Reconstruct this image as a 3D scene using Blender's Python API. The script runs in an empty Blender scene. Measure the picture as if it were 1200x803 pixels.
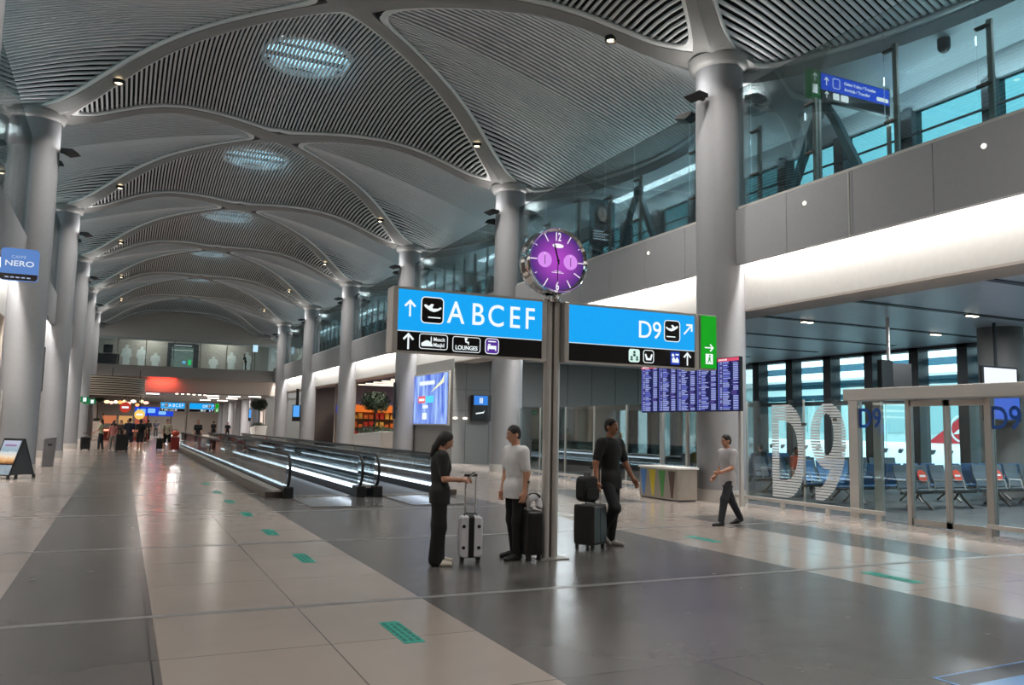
import bpy, math, random
import numpy as np
from mathutils import Matrix, Vector
random.seed(7)
sc = bpy.context.scene
COL = sc.collection
PI = math.pi

# ---------------------------------------------------------------- helpers
def lin(h):
    h = h.lstrip('#')
    c = [int(h[i:i+2], 16)/255 for i in (0, 2, 4)]
    return tuple(x/12.92 if x <= .04045 else ((x+.055)/1.055)**2.4 for x in c) + (1.,)

_mats = {}
def mat(name, col='#808080', rough=.5, metal=0., noise=.06, scale=8., bump=0., spec=.5, emis=None, es=1., coat=0.):
    if name in _mats:
        return _mats[name]
    m = bpy.data.materials.new(name); m.use_nodes = True
    nt = m.node_tree; b = nt.nodes['Principled BSDF']
    c = lin(col)
    tc = nt.nodes.new('ShaderNodeTexCoord')
    nz = nt.nodes.new('ShaderNodeTexNoise'); nz.inputs['Scale'].default_value = scale; nz.inputs['Detail'].default_value = 3
    nt.links.new(tc.outputs['Object'], nz.inputs['Vector'])
    mx = nt.nodes.new('ShaderNodeMix'); mx.data_type = 'RGBA'
    mx.inputs[6].default_value = tuple(max(0, x*(1-noise)) for x in c[:3])+(1,)
    mx.inputs[7].default_value = tuple(min(1, x*(1+noise)) for x in c[:3])+(1,)
    nt.links.new(nz.outputs['Fac'], mx.inputs[0]); nt.links.new(mx.outputs[2], b.inputs['Base Color'])
    b.inputs['Roughness'].default_value = rough; b.inputs['Metallic'].default_value = metal
    b.inputs['Specular IOR Level'].default_value = spec
    b.inputs['Coat Weight'].default_value = coat
    if bump:
        bp = nt.nodes.new('ShaderNodeBump'); bp.inputs['Strength'].default_value = bump; bp.inputs['Distance'].default_value = .01
        nt.links.new(nz.outputs['Fac'], bp.inputs['Height']); nt.links.new(bp.outputs['Normal'], b.inputs['Normal'])
    if emis:
        b.inputs['Emission Color'].default_value = lin(emis); b.inputs['Emission Strength'].default_value = es
        b.inputs['Specular IOR Level'].default_value = .2
    _mats[name] = m
    return m

def glow(name, col='#ffffff', es=1.):          # lamps, lit signs, screens
    return mat(name, '#101010', .5, emis=col, es=es)

def glass(name, tint=(.86, .95, .95), refl=.10):
    if name in _mats:
        return _mats[name]
    m = bpy.data.materials.new(name); m.use_nodes = True
    nt = m.node_tree; nt.nodes.clear()
    o = nt.nodes.new('ShaderNodeOutputMaterial'); mx = nt.nodes.new('ShaderNodeMixShader')
    t = nt.nodes.new('ShaderNodeBsdfTransparent'); t.inputs[0].default_value = tint+(1,)
    g = nt.nodes.new('ShaderNodeBsdfGlossy'); g.inputs['Roughness'].default_value = .02
    lw = nt.nodes.new('ShaderNodeLayerWeight'); lw.inputs[0].default_value = .25
    ml = nt.nodes.new('ShaderNodeMath'); ml.operation = 'MULTIPLY_ADD'
    ml.inputs[1].default_value = .7; ml.inputs[2].default_value = refl*.4
    ml.use_clamp = True
    nt.links.new(lw.outputs['Fresnel'], ml.inputs[0])
    nt.links.new(ml.outputs[0], mx.inputs[0]); nt.links.new(t.outputs[0], mx.inputs[1]); nt.links.new(g.outputs[0], mx.inputs[2])
    nt.links.new(mx.outputs[0], o.inputs[0])
    _mats[name] = m
    return m

class MB:
    def __init__(s): s.v = []; s.f = []; s.m = []
    def add(s, vs, fs, mi=0):
        o = len(s.v); s.v += [tuple(map(float, p)) for p in vs]
        for f in fs: s.f.append([i+o for i in f]); s.m.append(mi)
        return s
    def box(s, x0, x1, y0, y1, z0, z1, mi=0, M=None):
        vs = [Vector((x, y, z)) for x in (x0, x1) for y in (y0, y1) for z in (z0, z1)]
        if M is not None: vs = [M @ v for v in vs]
        return s.add(vs, [(0, 1, 3, 2), (4, 6, 7, 5), (0, 4, 5, 1), (2, 3, 7, 6), (0, 2, 6, 4), (1, 5, 7, 3)], mi)
    def cyl(s, a, b, r0, r1=None, n=16, cap=True, mi=0):
        a = Vector(a); b = Vector(b); r1 = r0 if r1 is None else r1
        d = (b-a).normalized(); u = d.orthogonal().normalized(); w = d.cross(u)
        vs = []
        for p, r in ((a, r0), (b, r1)):
            for i in range(n):
                t = 2*PI*i/n; vs.append(p+u*(r*math.cos(t))+w*(r*math.sin(t)))
        fs = [(i, (i+1) % n, n+(i+1) % n, n+i) for i in range(n)]
        if cap: fs += [tuple(range(n-1, -1, -1)), tuple(range(n, 2*n))]
        return s.add(vs, fs, mi)
    def tube(s, pts, r, n=8, closed=False, mi=0, flat=1.):
        P = [Vector(p) for p in pts]; N = len(P); rings = []; up = None
        for i in range(N):
            a = P[i-1] if (i or closed) else P[0]; b = P[(i+1) % N] if (i < N-1 or closed) else P[-1]
            d = (b-a).normalized()
            if up is None: up = d.orthogonal().normalized()
            up = (up-d*up.dot(d))
            up = up.normalized() if up.length > 1e-6 else d.orthogonal().normalized()
            w = d.cross(up)
            rr = r[i] if isinstance(r, (list, tuple)) else r
            rings.append([P[i]+up*(rr*math.cos(2*PI*k/n))+w*(rr*flat*math.sin(2*PI*k/n)) for k in range(n)])
        vs = [v for q in rings for v in q]; fs = []
        for i in range(N if closed else N-1):
            j = (i+1) % N
            fs += [(i*n+k, i*n+(k+1) % n, j*n+(k+1) % n, j*n+k) for k in range(n)]
        if not closed: fs += [tuple(range(n-1, -1, -1)), tuple((N-1)*n+k for k in range(n))]
        return s.add(vs, fs, mi)
    def lathe(s, prof, n=24, c=(0, 0, 0), mi=0):     # prof: (r, z)
        vs = []; fs = []
        for r, z in prof:
            vs += [(c[0]+r*math.cos(2*PI*i/n), c[1]+r*math.sin(2*PI*i/n), c[2]+z) for i in range(n)]
        for k in range(len(prof)-1):
            fs += [(k*n+i, k*n+(i+1) % n, (k+1)*n+(i+1) % n, (k+1)*n+i) for i in range(n)]
        fs += [tuple(range(n-1, -1, -1)), tuple((len(prof)-1)*n+i for i in range(n))]
        return s.add(vs, fs, mi)
    def ell(s, c, r, n=16, m=10, mi=0, M=None):
        vs = []; fs = []
        for j in range(m+1):
            ph = -PI/2+PI*j/m
            for i in range(n):
                t = 2*PI*i/n
                v = Vector((r[0]*math.cos(ph)*math.cos(t), r[1]*math.cos(ph)*math.sin(t), r[2]*math.sin(ph)))
                if M is not None: v = M @ v
                vs.append(v+Vector(c))
        for j in range(m):
            fs += [(j*n+i, j*n+(i+1) % n, (j+1)*n+(i+1) % n, (j+1)*n+i) for i in range(n)]
        return s.add(vs, fs, mi)
    def prism(s, poly, o, u, v, d, mi=0):            # poly in the plane o + a*u + b*v, thickness vector d
        o = Vector(o); u = Vector(u); v = Vector(v); d = Vector(d); n = len(poly)
        a = [o+u*p[0]+v*p[1] for p in poly]
        fs = [tuple(range(n)), tuple(range(2*n-1, n-1, -1))]+[(i, n+i, n+(i+1) % n, (i+1) % n) for i in range(n)]
        return s.add(a+[p+d for p in a], fs, mi)
    def ring(s, outer, inner, o, u, v, d, mi=0):     # flat frame between two outlines of equal count
        o = Vector(o); u = Vector(u); v = Vector(v); d = Vector(d); n = len(outer)
        A = [o+u*p[0]+v*p[1] for p in outer]; B = [o+u*p[0]+v*p[1] for p in inner]
        vs = A+B+[p+d for p in A]+[p+d for p in B]; fs = []
        for i in range(n):
            j = (i+1) % n
            fs += [(i, j, n+j, n+i), (2*n+j, 2*n+i, 3*n+i, 3*n+j), (i, 2*n+i, 2*n+j, j), (n+j, 3*n+j, 3*n+i, n+i)]
        return s.add(vs, fs, mi)
    def build(s, name, mats, parent=None, smooth=None, bevel=0., segs=2):
        me = bpy.data.meshes.new(name); me.from_pydata(s.v, [], s.f)
        if not isinstance(mats, (list, tuple)): mats = [mats]
        for m in mats: me.materials.append(m)
        if len(mats) > 1: me.polygons.foreach_set('material_index', s.m)
        import bmesh
        bm = bmesh.new(); bm.from_mesh(me); bmesh.ops.recalc_face_normals(bm, faces=bm.faces); bm.to_mesh(me); bm.free()
        if smooth is not None:
            me.polygons.foreach_set('use_smooth', [True]*len(me.polygons)); me.set_sharp_from_angle(angle=math.radians(smooth))
        me.update()
        o = bpy.data.objects.new(name, me); COL.objects.link(o)
        if parent: o.parent = parent
        if bevel:
            md = o.modifiers.new('bevel', 'BEVEL'); md.width = bevel; md.segments = segs; md.limit_method = 'ANGLE'
        return o

def tag(o, label, cat, group=None, kind=None):
    o['label'] = label; o['category'] = cat
    if group: o['group'] = group
    if kind: o['kind'] = kind
    return o
def thing(name, label, cat, loc=(0, 0, 0), rz=0., group=None, kind=None):
    o = bpy.data.objects.new(name, None); COL.objects.link(o); o.empty_display_size = .1
    o.location = loc; o.rotation_euler = (0, 0, rz)
    return tag(o, label, cat, group, kind)
def dup(root, loc=None, rz=None, label=None, group=None):
    r = root.copy(); COL.objects.link(r)
    if loc is not None: r.location = loc
    if rz is not None: r.rotation_euler = (0, 0, rz)
    if label: r['label'] = label
    if group: r['group'] = group
    for ch in list(root.children):
        c = ch.copy(); COL.objects.link(c); c.parent = r
        for g in list(ch.children):
            d = g.copy(); COL.objects.link(d); d.parent = c
    return r

def rrect(x0, x1, y0, y1, r, n=5):
    p = []
    for cx, cy, a in ((x1-r, y1-r, 0), (x0+r, y1-r, 90), (x0+r, y0+r, 180), (x1-r, y0+r, 270)):
        for i in range(n+1):
            t = math.radians(a+90*i/n); p.append((cx+r*math.cos(t), cy+r*math.sin(t)))
    return p

def text(s, size, o, u, v, m, parent=None, align='LEFT', bold=0., name='lettering', sx=1., thick=.004, space=1.):
    cu = bpy.data.curves.new('t', 'FONT'); cu.body = s; cu.size = size; cu.align_x = align; cu.align_y = 'BOTTOM_BASELINE'
    cu.extrude = thick/2; cu.offset = bold*size; cu.space_character = space; cu.resolution_u = 4
    t = bpy.data.objects.new('t', cu); COL.objects.link(t)
    bpy.context.view_layer.update()
    me = bpy.data.meshes.new_from_object(t.evaluated_get(bpy.context.evaluated_depsgraph_get()))
    bpy.data.objects.remove(t); bpy.data.curves.remove(cu)
    u = Vector(u).normalized(); v = Vector(v).normalized(); n = u.cross(v)
    M = Matrix((u*sx, v, n)).transposed().to_4x4(); M.translation = Vector(o)
    me.transform(M); me.name = name
    me.materials.clear(); me.materials.append(m)
    ob = bpy.data.objects.new(name, me); COL.objects.link(ob)
    if parent: ob.parent = parent
    return ob

# ---------------------------------------------------------------- camera
cam = bpy.data.cameras.new('camera'); cam.sensor_width = 36; cam.lens = 965.15/1200*36; cam.clip_end = 600; cam.clip_start = .05
co = bpy.data.objects.new('camera', cam); COL.objects.link(co); sc.camera = co
yw, pt, rl = -0.43753633, -0.10383022, 0.01999404
Ry = np.array([[math.cos(yw), 0, math.sin(yw)], [0, 1, 0], [-math.sin(yw), 0, math.cos(yw)]])
Rx = np.array([[1, 0, 0], [0, math.cos(pt), -math.sin(pt)], [0, math.sin(pt), math.cos(pt)]])
Rz = np.array([[math.cos(rl), -math.sin(rl), 0], [math.sin(rl), math.cos(rl), 0], [0, 0, 1]])
R = Rz @ Rx @ Ry
def toB(r): return Vector((r[0], r[2], -r[1]))
right, up, back = toB(R[0]), -toB(R[1]), -toB(R[2])
Mc = Matrix((right, up, back)).transposed().to_4x4(); Mc.translation = (0, 0, 1.68); co.matrix_world = Mc

# ---------------------------------------------------------------- world, colour management
w = bpy.data.worlds.new('sky'); sc.world = w; w.use_nodes = True
bg = w.node_tree.nodes['Background']; bg.inputs[0].default_value = (.78, .93, 1.0, 1); bg.inputs[1].default_value = 3.2
vs_ = sc.view_settings; vs_.view_transform = 'Standard'; vs_.look = 'None'; vs_.gamma = 1; vs_.use_curve_mapping = False; vs_.exposure = 0
cy = sc.cycles
cy.max_bounces = 8; cy.diffuse_bounces = 3; cy.glossy_bounces = 4; cy.transmission_bounces = 6; cy.transparent_max_bounces = 32
cy.sample_clamp_indirect = 6; cy.use_denoising = True; cy.caustics_reflective = False; cy.caustics_refractive = False

# ---------------------------------------------------------------- materials
M_col = mat('column_paint', '#88888b', .45)
M_fas = mat('fascia_panel', '#8e8e90', .5)
M_wht = mat('white_plaster', '#cfccc8', .6)
M_bei = mat('beige_plaster', '#b5a9a0', .6)
M_rib = mat('rib_paint', '#868482', .5)
M_rim = mat('rim_paint', '#dcdcda', .5)
M_slat = mat('ceiling_slat', '#c9cacb', .5)
M_void = mat('ceiling_void', '#121214', .9)
M_stl = mat('brushed_steel', '#c6c2bd', .36, .45, .1, 40)
M_stld = mat('dark_steel', '#6a645e', .35, .9, .1, 20)
M_chr = mat('chrome', '#d8d8d8', .06, 1., .02)
M_blk = mat('black_plastic', '#0d0d0f', .45)
M_rub = mat('black_rubber', '#0a0a0b', .55)
M_dgr = mat('dark_grey', '#2c2d30', .5)
M_gry = mat('grey_panel', '#7f7d7b', .55)
M_whp = mat('white_paint', '#e6e4e0', .4)
M_cei = mat('gallery_ceiling', '#a8adb0', .55)
M_met = mat('ceiling_plank', '#e2e6ea', .4, .2, .05, 4)
G_clr = glass('clear_glass', (.90, .96, .96), .08)
G_bal = glass('balustrade_glass', (.84, .92, .93), .12)
G_win = glass('window_glass', (.86, .98, .99), .06)
G_gal = glass('gallery_window_glass', (.34, .56, .59), .06)
E_wht = glow('white_lamp', '#fff6ea', 6.)
E_dl = glow('downlight_lamp', '#ffe6bb', 14.)
E_txt = glow('sign_white', '#f4fdff', 1.)

def floor_mat(name, col, tx, ty, ox, oy, rough, grout, var):
    m = bpy.data.materials.new(name); m.use_nodes = True; nt = m.node_tree; b = nt.nodes['Principled BSDF']
    L = nt.links.new
    g = nt.nodes.new('ShaderNodeNewGeometry'); sp = nt.nodes.new('ShaderNodeSeparateXYZ'); L(g.outputs['Position'], sp.inputs[0])
    def mth(op, a, b_=None, c=None):
        n = nt.nodes.new('ShaderNodeMath'); n.operation = op
        for i, q in enumerate((a, b_, c)):
            if q is None: continue
            if isinstance(q, (int, float)): n.inputs[i].default_value = q
            else: L(q, n.inputs[i])
        return n.outputs[0]
    cx = mth('DIVIDE', mth('SUBTRACT', sp.outputs[0], ox), tx); cyy = mth('DIVIDE', mth('SUBTRACT', sp.outputs[1], oy), ty)
    lx = mth('LESS_THAN', mth('MULTIPLY', mth('ABSOLUTE', mth('SUBTRACT', cx, mth('ROUND', cx))), tx), .006)
    ly = mth('LESS_THAN', mth('MULTIPLY', mth('ABSOLUTE', mth('SUBTRACT', cyy, mth('ROUND', cyy))), ty), .006)
    gl = mth('MAXIMUM', lx, ly)
    cb = nt.nodes.new('ShaderNodeCombineXYZ'); L(mth('FLOOR', cx), cb.inputs[0]); L(mth('FLOOR', cyy), cb.inputs[1])
    wn = nt.nodes.new('ShaderNodeTexWhiteNoise'); L(cb.outputs[0], wn.inputs['Vector'])
    nz = nt.nodes.new('ShaderNodeTexNoise'); nz.inputs['Scale'].default_value = 1.3; nz.inputs['Detail'].default_value = 6; L(g.outputs['Position'], nz.inputs['Vector'])
    val = mth('ADD', mth('MULTIPLY_ADD', wn.outputs['Value'], var, 1-var/2), mth('MULTIPLY_ADD', nz.outputs['Fac'], .16, -.08))
    hs = nt.nodes.new('ShaderNodeMix'); hs.data_type = 'RGBA'; hs.blend_type = 'MULTIPLY'; hs.inputs[0].default_value = 1
    hs.inputs[6].default_value = lin(col); L(val, hs.inputs[7])
    mx = nt.nodes.new('ShaderNodeMix'); mx.data_type = 'RGBA'; L(gl, mx.inputs[0]); L(hs.outputs[2], mx.inputs[6]); mx.inputs[7].default_value = lin(grout)
    L(mx.outputs[2], b.inputs['Base Color'])
    n2 = nt.nodes.new('ShaderNodeTexNoise'); n2.inputs['Scale'].default_value = 3; L(g.outputs['Position'], n2.inputs['Vector'])
    L(mth('MULTIPLY_ADD', n2.outputs['Fac'], .10, rough-.05), b.inputs['Roughness'])
    b.inputs['Specular IOR Level'].default_value = .55
    return m
F_bei = floor_mat('beige_stone', '#a2978f', 1.225, 1.422, .33, 7.92, .18, '#6f6660', .05)
F_drk = floor_mat('dark_stone', '#5e5b59', 1.242, 1.422, 2.765, 7.92, .25, '#2b2b2d', .10)
F_cpt = mat('gate_carpet', '#3a3c40', .6, noise=.2, scale=30)

# ---------------------------------------------------------------- floor
fl = MB()
XS = [-14, -.93, .33, 2.765, 7.735, 10.17, 11.43, 13.72]
mi = [0, 1, 0, 1, 0, 1, 0]
for i in range(7):
    if i == 5:     # broken into dark panels
        for (a, b, k) in ((-6, 8.0, 0), (8.0, 13.7, 1), (13.7, 16.6, 0), (16.6, 20.5, 1), (20.5, 140, 0)):
            fl.box(XS[i], XS[i+1], a, b, -.3, 0, k)
    else:
        fl.box(XS[i], XS[i+1], -6, 140, -.3, 0, mi[i])
fl.box(13.72, 27.2, -6, 30, -.3, -.001, 2); fl.box(13.72, 27.2, 30, 140, -.3, -.001, 0)
o = fl.build('floor', [F_bei, F_drk, F_cpt]); tag(o, 'polished beige and dark grey stone floor of the concourse', 'floor', kind='structure')
n = 0
js = MB()
for k in range(-1, 24):
    y = 7.92+4.2667*k
    js.box(-9, 13.7, y-.05, y+.05, -.01, .002)
o = js.build('trim_1', mat('joint_metal', '#8d8b8a', .3, .15)); tag(o, 'thin metal joint strips crossing the stone floor', 'joint strip', kind='structure')

# ---------------------------------------------------------------- vaulted ceiling
CX, P, Y0 = 5.25, 12.8, 16.45
SS = [-.2, 0, .1, .19, .28, .36, .44, .53, .62, .71, .8, .9, 1.0, 1.2]
ZZ = [11.1, 11.12, 11.4, 11.8, 12.32, 12.75, 13.1, 13.4, 13.6, 13.75, 13.86, 13.93, 13.95, 13.95]
def zr(s): return float(np.interp(s, SS, ZZ))
def xe_(wp): return 8.25+2.6*max(0., math.cos(PI*min(wp, 1)/2))**.6
def zsurf(x, y):
    du = abs(x-CX); v = abs(((y-Y0+P/2) % P)-P/2)
    if du/8.25+v/6.4 <= 1:
        s = 1-du/8.25; t = v/(6.4*s) if s > 1e-4 else 1
        return zr(s)+.7*s*(1-t*t)
    wp = (6.4-v)/6.4; s = v/6.4; z = zr(s); a = 8.25*wp; b = max(xe_(wp), a+.01)
    p = min(1, (du-a)/(b-a))
    return z+(11.12-z)*p**1.5
def hw(s): return .27+.62*math.exp(-max(s, 0)/.07)+.32*math.exp(-(1-s)/.05)
def vmax(x):
    s = 1-abs(x-CX)/8.25
    return 6.4*s-(hw(s)+.06)/.79
def duin(w_): 
    wp = abs(w_); return 8.25*wp+(hw(1-wp)+.06)/.613

def slat_strip(mb, pts, ax, wd, th):
    # pts centreline; ax = unit vector across
    vs = []; fs = []
    for p in pts:
        for a, b in ((-1, 0), (1, 0), (1, 1), (-1, 1)):
            vs.append((p[0]+ax[0]*a*wd/2, p[1]+ax[1]*a*wd/2, p[2]+b*th))
    for i in range(len(pts)-1):
        for k in range(4):
            fs.append((i*4+k, i*4+(k+1) % 4, i*4+4+(k+1) % 4, i*4+4+k))
    fs += [(3, 2, 1, 0), tuple((len(pts)-1)*4+k for k in range(4))]
    mb.add(vs, fs)

dia = MB(); pitch = .14
x = CX-8.2
while x < CX+8.2:
    vm = vmax(x)
    if vm > .12:
        N = max(2, int(vm*2/.9)+2)
        slat_strip(dia, [(x, -vm+2*vm*i/(N-1), zsurf(x, Y0-vm+2*vm*i/(N-1))) for i in range(N)], (1, 0), .068, .06)
    x += pitch
side = {}
for sg in (-1, 1):
    sd = MB(); y = -6.3
    while y < 6.3:
        a = duin(y/6.4); b = xe_(abs(y)/6.4)-.05
        if b-a > .15:
            N = max(2, int((b-a)/.9)+2)
            slat_strip(sd, [(CX+sg*(a+(b-a)*i/(N-1)), y+6.4, zsurf(CX+sg*(a+(b-a)*i/(N-1)), Y0+6.4+y)) for i in range(N)], (0, 1), .085, .06)
        y += .165
    side[sg] = sd
# borders of the panels
def border(pts, raw, r=.06):
    mb = MB(); mb.tube([(p[0], p[1], zsurf(p[0], Y0+p[1])-.05) for p in pts], r, 8, True); n = len(pts)
    mb.add([(p[0], p[1], zsurf(p[0], Y0+p[1])-.09) for p in list(pts)+list(raw)], [(i, (i+1) % n, n+(i+1) % n, n+i) for i in range(n)]); return mb
xs = [CX-8.2+16.4*i/160 for i in range(161)]; xs = [x for x in xs if vmax(x) > .05]
def smooth_loop(p, it=6):
    p = [Vector((a, b)) for a, b in p]
    for _ in range(it): p = [(p[i-1]+p[i]*2+p[(i+1) % len(p)])/4 for i in range(len(p))]
    return [(q.x, q.y) for q in p]
def grow(l, k=.12):
    n = len(l); cx_ = sum(p[0] for p in l)/n; cy_ = sum(p[1] for p in l)/n; o = []
    for i in range(n):
        a, b = Vector(l[i-1]), Vector(l[(i+1) % n]); t = (b-a); nn = Vector((t.y, -t.x)).normalized() if t.length > 1e-6 else Vector((0, 0))
        if nn.dot(Vector((l[i][0]-cx_, l[i][1]-cy_))) < 0: nn = -nn
        o.append((l[i][0]+nn.x*k, l[i][1]+nn.y*k))
    return o
lp = [(x, vmax(x)) for x in xs]+[(x, -vmax(x)) for x in reversed(xs)]
bd_d = border(smooth_loop(lp, 14), grow(lp))
bd_s = {}
for sg in (-1, 1):
    ys = [-6.3+12.6*i/120 for i in range(121)]; ys = [y for y in ys if xe_(abs(y)/6.4)-duin(y/6.4) > .1]
    lp = [(CX+sg*duin(y/6.4), y+6.4) for y in ys]+[(CX+sg*xe_(abs(y)/6.4), y+6.4) for y in reversed(ys)]
    bd_s[sg] = border(smooth_loop(lp, 14), grow(lp))
# ribs
ribs = []
for sx in (-1, 1):
    for sy in (-1, 1):     # from the column at (CX+sx*8.25, 6.4+sy*6.4) to the node (CX, 6.4)
        A = Vector((CX+sx*8.25, 6.4+sy*6.4)); B = Vector((CX, 6.4)); d = (B-A); nn = Vector((-d.y, d.x)).normalized()
        mb = MB(); vs = []; fs = []; NS, NW = 48, 7
        for i in range(NS+1):
            s = -.02+1.02*i/NS; c = A+d*s; h = hw(s)
            row = [c+nn*(h*(2*k/(NW-1)-1)) for k in range(NW)]
            row3 = [(q.x, q.y, zsurf(q.x, Y0+q.y)-.12) for q in row]
            vs += row3+[(q[0], q[1], q[2]+.3) for q in (row3[0], row3[-1])]
        W = NW+2
        for i in range(NS):
            for k in range(NW-1): fs.append((i*W+k, i*W+k+1, (i+1)*W+k+1, (i+1)*W+k))
            fs.append((i*W, i*W+NW, (i+1)*W+NW, (i+1)*W)); fs.append((i*W+NW-1, i*W+NW+1, (i+1)*W+NW+1, (i+1)*W+NW-1))
        mb.add(vs, fs); ribs.append((sx, sy, mb))
# dark void above with a round opening under each skylight
vd = MB(); nx, ny = 68, 33
gx = [CX-13.2+26.4*i/nx for i in range(nx+1)]; gy = [-6.4+12.8*j/ny for j in range(ny+1)]
vv = [(x, y, zsurf(x, Y0+y)+.45) for x in gx for y in gy]; ff = []
for i in range(nx):
    for j in range(ny):
        mxx = (gx[i]+gx[i+1])/2-CX; myy = (gy[j]+gy[j+1])/2
        if math.hypot(mxx, myy) < 1.55: continue
        ff.append((i*(ny+1)+j, (i+1)*(ny+1)+j, (i+1)*(ny+1)+j+1, i*(ny+1)+j+1))
vd.add(vv, ff)
proto = None
ORD = ['nearest the camera', 'second along', 'third along', 'fourth along', 'fifth along', 'sixth along', 'seventh along', 'last beyond the bridge']
NB = 8
for k in range(-1, NB-1):
    yc = Y0+P*k
    lab = 'slatted vault bay of the ceiling, '+ORD[k+1]
    if proto is None:
        proto = thing('ceiling', lab, 'ceiling', (0, yc, 0), kind='structure')
        dia.build('slat_panel', M_slat, proto)
        for sg in (-1, 1):
            side[sg].build('slat_panel', M_slat, proto); bd_s[sg].build('panel_border', M_rim, proto, 60)
        bd_d.build('panel_border', M_rim, proto, 60)
        for sx, sy, mb in ribs: mb.build('rib', M_rib, proto, 40)
        for sx in (-1, 1):
            q = MB(); q.lathe([(.58, 10.99), (.66, 11.0), (.74, 11.06), (.8, 11.25)], 40, (CX+sx*8.25, 0, 0)); q.build('capital', M_rib, proto, 60)
        vd.build('void_lining', M_void, proto, 40)
    else:
        dup(proto, (0, yc, 0), label=lab)
# skylights
skyp = None
SN = ['nearest', 'second', 'third', 'fourth', 'fifth', 'sixth', 'seventh']
for k in range(0, 7):
    lab = SN[k]+' round skylight from the camera behind ceiling slats'
    if skyp is None:
        skyp = thing('skylight', lab, 'skylight', (CX, Y0, 14.6), group='round skylights in the vault', kind='structure')
        r = MB(); ro = [(1.72*math.cos(2*PI*i/40), 1.72*math.sin(2*PI*i/40)) for i in range(40)]; ri = [(a*.88, b*.88) for a, b in ro]
        r.ring(ro, ri, (0, 0, .28), (1, 0, 0), (0, 1, 0), (0, 0, .34)); r.build('frame', M_rim, skyp, 40)
        g = MB(); g.prism(ri, (0, 0, .56), (1, 0, 0), (0, 1, 0), (0, 0, .02)); g.build('pane', glass('skylight_glass', (.74, .93, 1.0), .02), skyp)
        b = MB(); b.box(-1.45, 1.45, .45, .60, .44, .55); b.box(-1.45, 1.45, -.38, -.33, .46, .55); b.build('glazing_bar', M_dgr, skyp)
    else:
        dup(skyp, (CX, Y0+P*k, 14.6), label=lab)
# ---------------------------------------------------------------- columns
NM = ['nearest', 'second', 'third', 'fourth', 'fifth', 'sixth']
colp = None
def column(x, y, lab, first=False):
    global colp
    if colp is None:
        colp = thing('column', lab, 'column', (x, y, 0), kind='structure')
        c = MB(); c.cyl((0, 0, .3), (0, 0, 11.15), .6, n=48, cap=False); c.build('shaft', M_col, colp, 50)
        b = MB(); b.cyl((0, 0, 0), (0, 0, .3), .615, n=48); b.build('base_ring', M_stl, colp, 50)
        t = MB(); t.cyl((0, 0, 11.0), (0, 0, 11.06), .63, n=48); t.build('top_ring', M_dgr, colp, 50)
        return colp
    return dup(colp, (x, y, 0), label=lab)
CXL, CXR = -2.95, 13.5
for k in range(6):
    column(CXR, Y0+P*k, NM[k]+' tall round grey column from the camera along the right side')
    column(CXL, Y0+P*k, NM[k]+' tall round grey column from the camera along the left side')
# wedge floodlights on the columns
UPW = 18
flp = None
for sd, cx0 in (('right', CXR), ('left', CXL)):
    for k in range(6):
        for dx, dy, z, ds in ((-.92, -.22, 10.1, 'concourse side'), (.5, -.80, 10.1, 'camera side'), (-.4, .86, 10.0, 'far side')):
            lab = f'black wedge floodlight on the {ds} of the {NM[k]} {sd} column'
            y = Y0+P*k
            rz = math.atan2(dy, dx if sd == 'right' else -dx)
            loc = (cx0+(dx if sd == 'right' else -dx), y+dy, z)
            if flp is None:
                flp = thing('wedge_floodlight', lab, 'floodlight', loc, rz, 'wedge floodlights on the columns')
                b = MB(); b.prism([(-.24, 0), (-.05, -.1), (.26, -.02), (.1, .09), (-.24, .09)], (0, -.2, 0), (1, 0, 0), (0, 0, 1), (0, .4, 0)); b.build('housing', M_blk, flp, bevel=.01)
                a = MB(); a.box(-.3, -.2, -.05, .05, -.02, .06); a.build('bracket', M_dgr, flp)
            else:
                dup(flp, loc, rz, lab)
        for dx in (-1.1, 0.9):
            ul = bpy.data.lights.new('uplight', 'AREA'); ul.shape = 'SQUARE'; ul.size = .3; ul.energy = UPW; ul.color = (1, .985, .96)
            lo = bpy.data.objects.new('uplight', ul); COL.objects.link(lo); lo.location = (cx0+(dx if sd == 'right' else -dx), y-.1, 10.25); lo.rotation_euler = (0, math.radians(180+(25 if (dx < 0) == (sd == 'right') else -25)), 0)

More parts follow.
